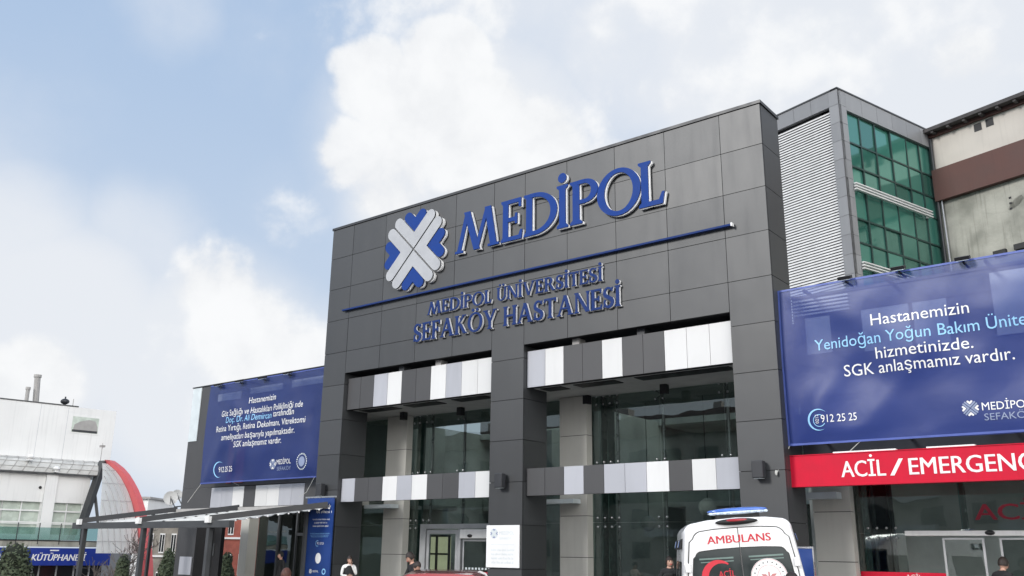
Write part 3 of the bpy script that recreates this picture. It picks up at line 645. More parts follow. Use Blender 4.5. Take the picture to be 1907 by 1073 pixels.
# small flat emblem for printed matter
def mini_emblem(mb, c, r, n=(0,-1,0), mi=0, mj=0, disp=None):
    k = r/1.36
    for o0, o1, ae, m_ in ((.06, .34, 1.38, mi), (.44, .76, 1.18, mj)):
        for j in range(4):
            a = j*math.pi/2; u = Vector((math.cos(a), 0, -math.sin(a)))*k; v = Vector((math.sin(a), 0, math.cos(a)))*k
            pp = chev(o0, o1, ae); c_ = Vector(c); 
            vs = [c_+u*x+v*y for x, y in pp]
            if disp: vs = [p+Vector(n)*disp(p) for p in vs]
            mb.add(vs, [list(range(len(pp)))], m_)
def arc_strip(mb, c, r0, r1, a0, a1, mi, nn=24, taper=False, disp=None):
    vs = []; fs = []; c = Vector(c)
    for k in range(nn+1):
        a = R(a0+(a1-a0)*k/nn); rr = r0+(r1-r0)*(1-(math.sin(math.pi*k/nn) if taper else 1))
        for q in (rr, r1):
            p = c+Vector((math.cos(a)*q, 0, math.sin(a)*q)); vs.append(p+Vector((0,-1,0))*disp(p) if disp else p)
    for k in range(nn): fs.append((2*k, 2*k+1, 2*k+3, 2*k+2))
    mb.add(vs, fs, mi)

# print too small to read in the photograph: rows of short letter strokes with word gaps
def fine_print(mb, o, w, h, mi=0):
    o = Vector(o); x = 0.0; rs = random.Random(int(o.z*1000))
    while x < w:
        for _ in range(rs.randint(3, 8)):
            if x > w: break
            lw = h*rs.uniform(.16, .26); lh = h*rs.choice((.7, .7, 1.0)); z0 = rs.choice((0, 0, .3))*h
            p = o+Vector((x, 0, z0*.4)); mb.add([p, p+Vector((lw,0,0)), p+Vector((lw,0,lh)), p+Vector((0,0,lh))], [(0,1,2,3)], mi)
            if rs.random() < .5:
                p = o+Vector((x+lw, 0, lh*.35)); mb.add([p, p+Vector((h*.2,0,0)), p+Vector((h*.2,0,h*.14)), p+Vector((0,0,h*.14))], [(0,1,2,3)], mi)
            x += lw+h*.3
        x += h*.45

# ------------------------------------------------------------------ white notice board on the middle pier
t = thing('notice_board', 'white notice board with faint grey print on the middle pier', 'sign', (7.785, 0, 1.28))
mb = MB(); mb.box(7.235, 8.345, -.045, -.012, 1.285, 2.365); mb.build('board', M['swhite'], t)
mb = MB(); mini_emblem(mb, (7.50, -.049, 2.15), .13, mi=0, mj=1)
text(mb, 'MEDİPOL', (7.68,-.049,2.12), .50, .09, 0); text(mb, 'SEFAKÖY', (7.68,-.049,2.0), .42, .055, 0)
mb.box(7.40, 8.18, -.05, -.048, 1.86, 1.868, 0)
for k in range(4): fine_print(mb, (7.40+.01*k,-.049,1.70-k*.105), .78-.02*k, .06, 0)
mb.build('lettering', [M['pale'], M['tgrey']], t)

# tall blue board on the left pier
t = thing('standing_banner', 'tall narrow blue information board in front of the left pier', 'sign', (.57, -.15, GZ))
mb = MB(); mb.box(-.10, 1.16, -.19, -.15, .82, 3.24); mb.build('board', M['vban'], t)
mb = MB(); mb.box(-.2, 1.22, -.2, -.14, 3.245, 3.29); mb.box(-.12, 1.18, -.2, -.14, .77, .815)
for x in (0.0, 1.05): mb.tube([(x, -.17, .77), (x, -.17, GZ+.15)], .025, 8)
mb.build('board_frame', M['steel'], t)
mb = MB(); yy = -.194
for a, b in ((.30, 2.94), (.36, 2.77)): fine_print(mb, (a, yy, b), .72, .10, 0)
for a, b, w in ((.22, 2.56, .80), (.30, 2.46, .62), (.25, 2.36, .72)): fine_print(mb, (a, yy, b), w, .05, 0)
for k in range(3): fine_print(mb, (.15+.03*k, yy, 2.15-k*.05), .9-.06*k, .022, 1)
arc_strip(mb, (.52, yy, 1.86), .075, .09, 60, 300, 2); text(mb, '912 25 25', (.50, yy, 1.83), .32, .07, 0)
mb.add([(.60+.13*math.cos(a)*(1 if abs(a-1.57) > .8 else 1), yy, 1.42+.16*math.sin(a)) for a in [2*math.pi*k/20 for k in range(20)]], [list(range(20))], 0)
mini_emblem(mb, (.28, yy, 1.03), .07); text(mb, 'MEDİPOL', (.38, yy, 1.0), .27, .06, 0)
arc_strip(mb, (.9, yy, 1.03), .055, .09, 0, 360, 1)
mb.build('lettering', [M['swhite'], M['tblue'], M['tblue']], t)

DK = Vector((0,0,1))
# ------------------------------------------------------------------ right wing: emergency entrance
rw = thing('emergency_wing', 'lower emergency wing with glazed front and dark upper wall behind the right banner', 'building', (20, 1.09, GZ))
mb = MB()
mb.box(15.66, 30, 1.09, 1.35, 3.9, 7.55, 0)
mb.build('upper_wall', M['clad2'], rw)
mb = MB()
mb.box(15.95, 16.53, 1.06, 1.085, 6.18, 7.05, 1); mb.box(17.25, 18.27, 1.06, 1.085, 6.10, 7.06, 1); mb.box(18.36, 19.05, 1.06, 1.085, 6.07, 7.06, 1)
mb.box(17.2, 20.8, 1.05, 1.085, 7.08, 7.52, 2); mb.box(19.95, 21.3, 1.04, 1.085, 6.10, 7.45, 1); mb.box(21.5, 24, 1.06, 1.085, 6.1, 7.4, 1)
for k in range(5): mb.box(15.70, 17.0, 1.02, 1.085, 7.12+k*.085, 7.16+k*.085, 0)
mb.box(15.70, 30, 1.06, 1.085, 5.2, 6.05, 2)
mb.build('wall_panel', [M['white'], M['white'], M['clad2']], rw)
mb = MB(); mb.box(15.66, 30, 1.05, 1.4, 7.555, 7.62); mb.build('coping', M['dark'], rw)
mb = MB(); zs = [GZ, .44, 1.56, 2.67, 3.785, 3.93]
for k in range(5): mb.box(15.40, 16.27, 2.12, 2.40, zs[k]+.008, zs[k+1]-.008)
mb.box(15.42, 16.25, 2.14, 2.39, GZ, 3.9, 1); mb.build('stone_column', [M['beige'], M['joint']], rw)
mb = MB(); mb.box(15.1, 16.1, 1.75, 2.1, 2.95, 3.1); mb.build('light_box', M['pale'], rw)
mb = MB(); mb.box(15.7, 30, 1.36, 2.44, 3.94, 3.98); mb.build('soffit', M['soffit'], rw)
mb = MB()
for a, b in zip((16.3, 17.0, 18.52, 20.4, 22, 24, 27), (17.0, 18.52, 20.4, 22, 24, 27, 30)):
    mb.box(a+.006, b-.006, GY, GY+.014, 2.2, 3.93)
    if not (a < 20 and b > 18): mb.box(a+.006, b-.006, GY, GY+.014, GZ+.15, 2.19)
mb.box(17.006, 17.32, GY, GY+.014, GZ+.15, 2.19)
mb.build('glass_wall', M['glass'], rw)
mb = MB()
for x in (16.62, 17.03): mb.tube([(x, GY+.15, GZ+.15), (x, GY+.15, 3.93)], .045, 8, 0)
mb.box(18.50, 18.60, GY+.03, GY+.25, 2.2, 3.93, 1); mb.box(16.40, 16.43, GY+.03, GY+.4, GZ+.15, 3.93, 1); mb.build('mullion', [M['dgrey'], M['fin']], rw)
mb = MB()
for x in (16.62, 17.03):
    for dx in (-.1, .1):
        for dz in (-.11, .11): mb.ell((x+dx, GY-.02, 2.2+dz), .03, .03, .03, 8, 6)
mb.build('glass_clamp', M['steel'], rw, smooth=True)
mb = MB(); mb.box(17.36, 21.8, GY-.2, GY-.02, 2.135, 2.245); ob = mb.build('sliding_door_header', M['lwhite'], rw, bevel=.015)
mb = MB(); mb.ell((19.08, GY-.2, 2.2), .1, .05, .05, 12, 8); mb.build('motion_sensor', M['black'], ob, smooth=True)
for x0, x1 in ((18.1, 18.93), (19.22, 20.05)):
    d = MB()
    for a, b, z0, z1 in ((x0, x0+.045, GZ+.15, 2.1), (x1-.045, x1, GZ+.15, 2.1), (x0+.045, x1-.045, 2.06, 2.1), (x0+.045, x1-.045, GZ+.15, 0)): d.box(a, b, GY-.09, GY-.05, z0, z1)
    do = d.build('sliding_door', M['alu'], rw)
    d = MB(); d.box(x0+.045, x1-.045, GY-.075, GY-.067, 0, 2.06); d.build('door_pane', M['glass'], do)
mb = MB(); mb.box(15.3, 30, 2.6, 9, GZ+.12, GZ+.15); mb.build('interior_floor', M['ifloor'], rw)
mb = MB(); mb.box(15.3, 30, 9, 9.2, GZ+.15, 4.1); mb.box(29.8, 30, 2.6, 9, GZ+.15, 4.0); mb.box(15.3, 30, 2.6, 3.2, 4.0, 4.1); mb.box(15.3, 30, 4.7, 9, 4.0, 4.1); mb.box(16.3, 30, 5, 5.1, GZ+.15, 3.99); mb.build('interior_wall', M['inner'], rw)
mb = MB(); mb.box(15.7, 30, 1.4, 2.4, 7.2, 7.5); mb.box(15.7, 30, 5.4, 9.2, 7.2, 7.5); mb.box(15.7, 30, 9.0, 9.2, 4.11, 7.19); mb.build('roof', M['dgrey'], rw)  # ceiling and roof left open here, an added gap bringing daylight into the hall
mb = MB(); mb.box(16.27, 18.09, GY-.03, GY-.008, .9, 1.36, 0); text(mb, 'ACİL', (17.25, GY-.035, 1.22), .34, .1, 1); mb.build('red_glass_strip', [M['red'], M['swhite']], rw)
t = thing('glass_lettering', 'dark red lettering stuck on the glass above the emergency doors', 'lettering', (19.4, GY, 2.47))
mb = MB(); text(mb, 'ACİL', (18.80, GY-.03, 2.47), 1.45, .34, 0, bold=.03, depth=.02); mb.build('letters', M['dred'], t)

# red emergency sign
t = thing('emergency_sign', 'long red sign board reading emergency in white below the right banner', 'sign', (20.4, .3, 3.1))
mb = MB(); mb.box(15.61, 26, .3, .5, 3.16, 3.79); mb.build('board', M['red'], t)
mb = MB(); mb.box(15.60, 26.01, .285, .51, 3.125, 3.158, 0); mb.box(15.60, 26.01, .285, .51, 3.793, 3.81, 0)
for x0, x1 in ((16.6, 17.9), (18.5, 19.4), (20.3, 22)): mb.box(x0, x1, .30, .45, 3.812, 3.84, 1)
mb.build('edge_trim', [M['red'], M['swhite']], t)
mb = MB(); 
for s, a, b in (('ACİL', 16.75, 17.66), ('/', 17.75, 18.02), ('EMERGENCY', 18.13, 20.70)): text(mb, s, (a, .296, 3.30), b-a, .345, 0, bold=.018, depth=.03)
mb.build('lettering', M['swhite'], t)
mb = MB()
for x in (16.5, 19.5, 22.5, 25): mb.box(x, x+.08, .5, 2.1, 3.5, 3.58)
mb.build('bracket', M['dark'], t)

# ------------------------------------------------------------------ banners
def make_banner(x0, x1, z0, z1, Y, sag):
    ph = random.uniform(0, 6)
    def disp(p):
        a = (p.x-x0)/(x1-x0); b = (p.z-z0)/(z1-z0)
        e = 4*b*(1-b)
        w = .022*math.sin(2.1*p.x+1.3*p.z+ph)+.012*math.sin(4.3*p.x-2.2*p.z+ph*2)+.02*math.sin(.9*p.z*2+p.x*.4)+.03*noise.noise((p.x*.9, p.z*1.6, ph))+.005*noise.noise((p.x*2.6+p.z, p.z*2.2, ph+5))
        d1 = .045*math.exp(-((p.x-x0)*.9-(p.z-z0)*.75)**2*10)*(1-b)+.04*math.exp(-((p.x-x0)*.5-(z1-p.z)*.9)**2*12)*b+.04*math.exp(-((p.x-x0-1.4)*.8-(p.z-z0)*.7)**2*14)*(1-b)
        edge = min(1, 12*min(a, 1-a), 12*min(b, 1-b))
        return (w+d1)*max(0.15, edge)+sag*e*.06
    nx, nz = int((x1-x0)/.09), int((z1-z0)/.09)
    mb = MB(); vs = []; fs = []
    for j in range(nz+1):
        for i in range(nx+1):
            a, b = i/nx, j/nz
            p = Vector((x0+(x1-x0)*a, Y, z0+(z1-z0)*b + .03*math.sin(a*math.pi*4+ph)*(1 if j in (0, nz) else 0)*.6))
            vs.append(p+Vector((0,-1,0))*disp(p))
    for j in range(nz):
        for i in range(nx): k = j*(nx+1)+i; fs.append((k, k+1, k+nx+2, k+nx+1))
    mb.add(vs, fs); return mb, disp
BY = .3
t = thing('emergency_banner', 'large blue mesh banner with white text above the red emergency sign', 'banner', (20.3, BY, 4.0))
mb, dsp = make_banner(15.63, 25.0, 4.02, 7.60, BY, .8)
mb.build('sheet', M['banner'], t, smooth=True)
mb = MB(); YB = BY-.014
for a, b, z in ((15.63, 25, 7.56), (15.63, 25, 4.02)):
    n = 60
    for k in range(n):
        p = [Vector((a+(b-a)*(k+i)/n, YB, z+dz)) for i in (0, 1) for dz in (0, .045)]; p = [q+Vector((0,-1,0))*dsp(q) for q in p]; mb.add(p, [(0, 2, 3, 1)])
for k in range(30):
    p = [Vector((15.63+dx, YB, 4.06+(3.5)*(k+i)/30)) for i in (0, 1) for dx in (0, .05)]; p = [q+Vector((0,-1,0))*dsp(q) for q in p]; mb.add(p, [(0, 1, 3, 2)])
mb.build('hem', mat('banner hem', (.08, .12, .40), .5), t)
mb = MB()
text(mb, 'Hastanemizin', (17.69, YB, 6.47), 1.94, .26, 0, disp=dsp)
text(mb, 'Yenidoğan Yoğun Bakım Ünitesi', (16.40, YB, 6.085), 4.42, .255, 1, disp=dsp)
text(mb, 'hizmetinizde.', (17.71, YB, 5.745), 1.91, .26, 0, disp=dsp)
text(mb, 'SGK anlaşmamız vardır.', (17.01, YB, 5.435), 3.31, .26, 0, disp=dsp)
text(mb, '912 25 25', (16.44, YB, 4.475), .76, .17, 0, disp=dsp)
text(mb, '0212', (16.39, YB-.002, 4.46), .19, .075, 0, u=(0,0,1), v=(-1,0,0), disp=dsp)
arc_strip(mb, (16.38, YB, 4.54), .19, .235, 40, 300, 2, taper=True, disp=dsp); arc_strip(mb, (16.40, YB, 4.52), .12, .135, 60, 330, 2, disp=dsp)
mini_emblem(mb, (19.42, YB, 4.54), .16, mi=3, mj=0, disp=dsp)
text(mb, 'MEDİPOL', (19.63, YB, 4.48), .86, .16, 0, disp=dsp); text(mb, 'SEFAKÖY', (19.65, YB, 4.28), .86, .14, 3, disp=dsp)
mb.build('lettering', [M['swhite'], M['tblue'], M['tblue'], M['tgrey']], t)
for a, b in (((15.66,.3,4.03),(15.45,-.02,3.42)),((17.2,.3,4.03),(16.9,.4,3.82)),((20.6,.3,4.03),(20.3,.4,3.82))):
    mb = MB(); mb.tube([a, b], .009, 5); rp = mb.build('tie_rope', M['cable'], t)
mb = MB(); mb.ell((15.45,-.06,3.42), .03, .03, .06, 8, 6); mb.build('rope_hook', M['cable'], t)
mb = MB(); 
for x in (16.2, 18, 20, 22, 24): mb.box(x, x+.06, .36, 1.05, 7.5, 7.56); mb.box(x, x+.06, .36, 1.05, 4.1, 4.16)
mb.build('bracket', M['dark'], t)

LB = .6
t = thing('clinic_banner', 'blue mesh banner with white text on the left wing', 'banner', (-4, LB, 3.95))
mb, dsp2 = make_banner(-7.34, -.55, 3.98, 7.70, LB, .8)
mb.build('sheet', M['banner2'], t, smooth=True)
mb = MB(); YB = LB-.014
for z in (7.66, 3.98):
    for k in range(50):
        p = [Vector((-7.34+6.7*(k+i)/50, YB, z+dz)) for i in (0, 1) for dz in (0, .045)]; p = [q+Vector((0,-1,0))*dsp2(q) for q in p]; mb.add(p, [(0, 2, 3, 1)])
mb.build('hem', mat('left banner hem', (.06, .09, .32), .5), t)
mb = MB()
for s, a, b, z, mi in (('Hastanemizin',-4.78,-3.17,6.80,0),('Göz Sağlığı ve Hastalıkları Polikliniği nde',-6.34,-1.66,6.42,0),('Doç. Dr. Ali Demircan',-5.97,-3.35,6.16,1),('tarafından',-3.24,-2.08,6.19,0),('Retina Yırtığı, Retina Dekolmanı, Vitrektomi',-6.60,-1.45,5.86,0),('ameliyatları başarıyla yapılmaktadır.',-6.16,-1.92,5.53,0),('SGK anlaşmamız vardır.',-5.38,-2.64,5.23,0)):
    text(mb, s, (a, YB, z), b-a, .23, mi, disp=dsp2)
text(mb, '912 25 25', (-6.25, YB, 4.37), .88, .2, 0, disp=dsp2)
arc_strip(mb, (-6.25, YB, 4.47), .24, .29, 50, 300, 1, taper=True, disp=dsp2)
mini_emblem(mb, (-3.07, YB, 4.52), .18, mi=2, mj=0, disp=dsp2)
text(mb, 'MEDİPOL', (-2.85, YB, 4.50), .82, .17, 0, disp=dsp2); text(mb, 'SEFAKÖY', (-2.83, YB, 4.29), .8, .13, 2, disp=dsp2)
arc_strip(mb, (-1.42, YB, 4.53), 0, .17, 0, 360, 2, disp=dsp2)
for k in range(22): 
    a = 2*math.pi*k/22; arc_strip(mb, (-1.42+.26*math.cos(a), YB, 4.53+.26*math.sin(a)), 0, .028, 0, 360, 3, nn=6, disp=dsp2)
mb.build('lettering', [M['swhite'], M['tblue'], M['tgrey'], M['pale']], t)
for a, b in (((-7.3,.6,4.0),(-7.6,.3,3.3)),((-.8,.6,4.0),(-.3,-.1,3.45)),((-.3,-.1,3.45),(-.6,-.15,3.3)),((-5.4,.6,4.0),(-5.5,1.0,3.9))):
    mb = MB(); mb.tube([a, b], .008, 5); mb.build('tie_rope', M['cable'], t)
mb = MB(); 
for x in (-7, -5, -3, -1): mb.box(x, x+.06, .68, 1.05, 7.6, 7.66); mb.box(x, x+.06, .68, 1.05, 4.1, 4.16)
mb.build('bracket', M['dark'], t)
# floodlights along the banner tops
def flood(p, lb, grp, s=1.0):
    t = thing('floodlight', lb, 'floodlight', p, group=grp)
    p = p-DK*.10; mb = MB(); mb.fbox(p+Vector((-.14*s,-.24,.03)), (.28*s,0,0), (0,.16,.06), (0,-.03,.06)); mb.build('lamp_head', M['black'], t)
    mb = MB(); mb.box(p.x-.02, p.x+.02, p.y-.15, p.y+.35, p.z-.0, p.z+.03); mb.build('arm', M['dark'], t)
    mb = MB(); mb.fbox(p+Vector((-.12*s,-.245,.025)), (.24*s,0,0), (0,.14,.052), (0,.006,-.01)); mb.build('lens', M['lamp_w'], t)
for (px, py), lb in zip(((1578,520),(1677,502),(1796,484)), ('black floodlight at the banner top below the louvred tower wall','black floodlight at the banner top below the green glass','black floodlight at the banner top below the rough concrete wall')):
    flood(at_y(px, py, BY), lb, 'floodlights on the right banner')
for (px, py), lb in zip(((413.5,717),(453,710),(496,704),(543,695)), ('small black floodlight nearest the corner of the left banner top','small black floodlight second along from the left banner corner','black floodlight with a splayed head above the word Hastanemizin','black floodlight nearest the entrance block on the left banner top')):
    flood(at_y(px, py, LB), lb, 'floodlights on the left banner', 1.2)

# ------------------------------------------------------------------ left wing
lw = thing('left_wing', 'dark lower wing with open porch behind the left banner', 'building', (-4.5, 1.09, GZ))
mb = MB(); mb.box(-9.27, -.02, 1.09, 1.4, 3.9, 7.86, 0); mb.box(-9.27, -9.0, 1.41, 7, 3.1, 7.86, 0)
mb.box(-9.27, -7.35, 1.09, 1.4, 3.12, 3.895, 0); mb.box(-1.87, -.02, 1.09, 1.4, 3.12, 3.895, 0)
mb.build('upper_wall', M['clad2'], lw)
mb = MB(); mb.box(-9.24, -8.66, 1.06, 1.085, 5.72, 7.84); mb.box(-9.295, -9.275, 1.2, 1.6, 5.72, 7.84); mb.build('corner_panel', M['pale'], lw)
mb = MB(); mb.box(-9.3, -.02, 1.05, 1.45, 7.865, 7.90); mb.build('coping', M['dark'], lw)
mb = MB()
for x0, x1, z0, z1, c in ((-7.45,-6.0,7.16,7.44,0),(-5.38,-3.52,7.27,7.5,0),(-2.94,-.3,7.28,7.54,0),(-5.9,-5.4,4.0,6.0,1),(-6.4,-6.1,4.0,5.6,1)):
    mb.box(x0, x1, 1.04, 1.085, z0, z1, c)
mb.build('window_strip', [M['white'], M['brick']], lw)
mb = MB(); n = 8; w = (7.33-1.88)/n
for i, c in enumerate('llwdwwll'): mb.box(-7.33+i*w+.006, -7.33+(i+1)*w-.006, 1.09, 1.13, 3.14, 3.87, mi_[c])
mb.box(-7.33, -1.88, 1.14, 1.4, 3.15, 3.86, 3); mb.build('panel_band', [M['clad2'], M['lgrey'], M['white'], M['joint']], lw)
mb = MB(); mb.box(-9.27, -8.02, 1.09, 1.5, GZ, 3.1); mb.box(-8.3, -7.15, 1.6, 1.75, GZ, 3.1, 1); mb.build('porch_pillar', [M['clad2'], M['black']], lw)
mb = MB(); mb.box(-8.9, -8.1, 1.055, 1.085, .7, 1.35); mb.build('notice', M['lgrey'], lw)
mb = MB(); mb.box(-7.9, -7.5, 1.57, 1.595, 1.4, 1.85); mb.build('notice', M['dgrey'], lw)
mb = MB(); mb.box(-5.25, -4.8, 1.09, 1.5, GZ, 3.1); mb.build('stone_column', M['beige'], lw)
mb = MB(); mb.box(-4.78, -.05, 1.5, 1.514, GZ+.15, 3.1); mb.build('glass_wall', M['glass'], lw)
mb = MB()
for x in (-3.6, -2.6, -1.5): mb.box(x, x+.07, 1.42, 1.49, GZ+.15, 3.1)
mb.box(-2.6, -.1, 1.43, 1.48, 2.12, 2.22); mb.build('mullion', M['dgrey'], lw)
mb = MB(); mb.box(-9, -.1, 1.42, 7, 3.14, 3.3); mb.build('porch_ceiling', M['soffit'], lw)
mb = MB(); mb.box(-4.8, -4.7, 1.52, 7, GZ, 3.12); mb.box(-4.7, -1.0, 6.9, 7, GZ, 3.12); mb.build('interior_wall', M['dgrey'], lw)
mb = MB(); mb.box(-2.5, -2.0, 4.0, 4.05, 1.0, 2.0); mb.build('lit_panel', M['wcur'], lw)
mb = MB(); mb.box(-9.2, -.02, 1.42, 7, 7.3, 7.6); mb.build('roof', M['dgrey'], lw)
# satellite dishes on the porch corner
for p, r, lb in ((at_y(318, 928, 1.6), .28, 'round white satellite dish on the left wing corner'), (at_y(330, 922, 2.6), .22, 'smaller white satellite dish behind the round one')):
    t = thing('satellite_dish', lb, 'satellite dish', p, group='satellite dishes on the left wing')
    ax = (CAM-p); ax.z = 6; ax.normalize(); rot = Vector((0,0,1)).rotation_difference(ax).to_matrix()
    mb = MB(); vs = []; fs = []
    for j in range(7):
        for i in range(20):
            q = r*j/6; a = 2*math.pi*i/20; vs.append(p+rot @ Vector((q*math.cos(a), q*math.sin(a), q*q*.6)))
    for j in range(6):
        for i in range(20): fs.append((j*20+i, j*20+(i+1) % 20, (j+1)*20+(i+1) % 20, (j+1)*20+i))
    mb.add(vs, fs); mb.build('reflector', M['dish'], t, smooth=True)
    mb = MB(); mb.tube([p, p+Vector((.35,.0,-.35))], .025, 6); mb.tube([p+Vector((.35,0,-.35)), (-9.2, p.y, p.z-.3)], .025, 6); mb.tube([p-Vector((0,0,r)), p+ax*r*1.4], .012, 5); mb.build('mount', M['dark'], t)

# awning on posts in front of the left wing
aw = thing('awning_pergola', 'dark framed retractable awning on posts before the left wing', 'awning', (-8, -3, GZ))
AY = -3.2
f0, f1 = at_y(139, 981, AY), at_y(420, 974, AY); zb = (f0.z+f1.z)/2
mb = MB(); mb.box(f0.x, f1.x+.3, AY-.09, AY+.09, zb-.10, zb+.10); mb.build('front_beam', M['dgrey'], aw)
fr = [at_y(155, 975, AY), at_y(266, 971, AY), at_y(396, 966, AY)]
bk = [at_y(330, 949, -.25), at_y(445, 945, -.25), at_y(610, 939, -.25)]
zf = sum(p.z for p in fr)/3; zk = sum(p.z for p in bk)/3
for a, b in zip(fr, bk):
    mb = MB(); mb.beam((a.x, AY-.1, zf+.05), (b.x, -.25, zk), .12, .17); ra = mb.build('rail', M['dark'], aw)
    mb = MB(); mb.box(a.x-.1, a.x+.1, AY-.2, AY-.1, zf-.08, zf+.1); mb.build('rail_cap', M['lwhite'], ra)
for i in range(2):
    n = 9; vs = []; fs = []
    a0, a1, b0, b1 = fr[i], fr[i+1], bk[i], bk[i+1]
    for k in range(n*6+1):
        s_ = k/(n*6); dz = -.07-.06*abs(math.sin(s_*n*math.pi))
        pa = Vector((a0.x, AY, zf)).lerp(Vector((b0.x, -.25, zk)), s_); pb = Vector((a1.x, AY, zf)).lerp(Vector((b1.x, -.25, zk)), s_)
        vs += [pa+Vector((.08,0,dz)), pb+Vector((-.08,0,dz))]
    for k in range(n*6): fs.append((2*k, 2*k+1, 2*k+3, 2*k+2))
    mb = MB(); mb.add(vs, fs); mb.build('fabric', M['fab'], aw)
mb = MB()
for k in range(12):
    p = fr[2].lerp(bk[2], k/11); mb.ell((p.x+.09, p.y, p.z-.13), .028, .028, .028, 8, 6)
mb.build('roller_knob', M['swhite'], aw)
for px in (158, 268, 391):
    p = at_y(px, 985, AY); mb = MB(); mb.box(p.x-.07, p.x+.07, AY-.07, AY+.07, GZ, zb-.10); mb.build('post', M['dgrey'], aw)
mb = MB(); mb.box(-9.2, 0.9, -.32, -.2, zk-.12, zk+.0); mb.build('back_beam', M['vent'], aw)
for x in (-8.9, -5.0, -.02):
    mb = MB(); mb.box(x-.05, x+.05, -.31, -.21, GZ, zk-.12); mb.build('post', M['dgrey'], aw)

# ------------------------------------------------------------------ stair tower
tl = Vector((.957, -.29, 0)).normalized(); tg = Vector((.29, .957, 0)).normalized()
P0 = at_depth(1558, 165, 36.0)
def TP(px, py, face):   # face 'l': louvre face, 'g': glass face -> (distance from the corner, z)
    p = at_plane(px, py, P0, tg if face == 'l' else tl); d = (p-P0); d.z = 0
    return d.length, p.z
TZ = P0.z; LWid = TP(1450, 215, 'l')[0]+.6; GL = TP(1725, 240, 'g')[0]+.2
tw = thing('stair_tower', 'grey tower with white louvres and a green glass side', 'tower', (P0.x, P0.y, GZ), rotz=0)
mb = MB(); pass
def tbox(mb, fa, a0, a1, z0, z1, d0, d1, mi=0):
    if fa == 'l': o, u, n = Vector((P0.x,P0.y,0))-tl*a1, tl*(a1-a0), -tg
    else: o, u, n = Vector((P0.x,P0.y,0))+tg*a0, tg*(a1-a0), tl
    mb.fbox(o+n*d0+DK*z0, u, n*(d1-d0), DK*(z1-z0), mi)
zlt = TP(1545, 200, 'l')[1]; zgt = TP(1582, 208, 'g')[1]; pl = .30; pg = .52
zt = TZ-.02
# core, then frame panels
tbox(mb, 'l', .95, LWid, GZ, TZ-.1, -GL, -.2, 1); tbox(mb, 'l', .2, .95, TZ-.5, TZ-.1, -GL, -.2, 1)
mb.build('core', [M['tclad'], M['joint']], tw)
mb = MB()
rowh = 1.0; z = TZ
zz = [TZ, zlt]; 
while zz[-1] > 6: zz.append(zz[-1]-.78)
for a, b in zip(zz[:-1], zz[1:]):
    tbox(mb, 'l', .0, pl+.12, b+.006, a-.006, -.19, 0); tbox(mb, 'g', .004, pg, b+.006, a-.006, -.19, 0)
xl = pl+.12
while xl < LWid: tbox(mb, 'l', xl+.006, min(xl+.85, LWid)-.006, zlt+.006, TZ-.006, -.19, 0); xl += .85
xl = pg
while xl < GL: tbox(mb, 'g', xl+.006, min(xl+1.05, GL)-.006, zgt+.006, TZ-.006, -.19, 0); xl += 1.05
mb.build('cladding', M['tclad'], tw)
mb = MB(); tbox(mb, 'l', -.03, LWid, TZ, TZ+.06, -.3, .03); tbox(mb, 'g', -.03, GL, TZ, TZ+.06, -.3, .031); mb.build('coping', M['dgrey'], tw)
mb = MB(); z = zlt-.14; nl = 0
while z > 6.2:
    a0, a1 = pl+.16, LWid
    o = Vector((P0.x,P0.y,0))-tl*a1
    mb.fbox(o+tg*.13+DK*z, tl*(a1-a0), -tg*.055-DK*.098, tg*.02+DK*.004); z -= .115
mb.build('louvre_screen', M['lou'], tw)
# glass with mullions, set back a little
mb = MB()
cols = [pg] + [TP(1380+a/2.554, 140+b/2.554, 'g')[0] for a, b in ((568,197),(640,225),(715,258),(790,290),(850,310))] + [GL]
rows = [zgt] + [TP(1380+a/2.554, 140+b/2.554, 'g')[1] for a, b in ((522,312),(535,425))]
rows += [rows[-1]-1.02]; st1 = TP(1592, 345, 'g')[1]
f1_ = TP(1380+562/2.554, 140+675/2.554, 'g')[1]; f2_ = TP(1380+572/2.554, 140+790/2.554, 'g')[1]
rows = [zgt, rows[1], rows[2], st1-.05, f1_, f2_, f2_-(f1_-f2_), f2_-2*(f1_-f2_)-.1, f2_-3*(f1_-f2_)-.2, f2_-4*(f1_-f2_)-.2, 6.0]
for c0, c1 in zip(cols[:-1], cols[1:]):
    for r1, r0 in zip(rows[:-1], rows[1:]):
        j = random.uniform(-.006, .006)
        o = Vector((P0.x,P0.y,0))+tg*(c0+.02)+tl*(-.14+j)+DK*r0
        mb.fbox(o, tg*(c1-c0-.04)+tl*random.uniform(-.02,.02), tl*-.02, DK*(r1-r0)+tl*random.uniform(-.025,.025))
mb.build('glass', M['tglass'], tw)
mb = MB()
for c in cols: tbox(mb, 'g', c-.035, c+.035, 6, zgt, -.19, -.09)
for r in rows: tbox(mb, 'g', pg, GL, r-.035, r+.035, -.19, -.091)
mb.build('mullion', M['mull'], tw)
mb = MB(); tbox(mb, 'g', pg, GL, 6, zgt, -.9, -.85); mb.build('stair_wall', M['conc'], tw)
for z0 in (st1, TP(1607, 492, 'g')[1]):
    mb = MB()
    for k in range(3): tbox(mb, 'g', pg-.05, GL-.75, z0-.22+k*.12, z0-.175+k*.12, .03, .14)
    for a in (pg+.1, GL-.9): tbox(mb, 'g', a, a+.05, z0-.22, z0+.06, -.1, .026, 0)
    mb.build('sun_shade', M['lou'], tw)

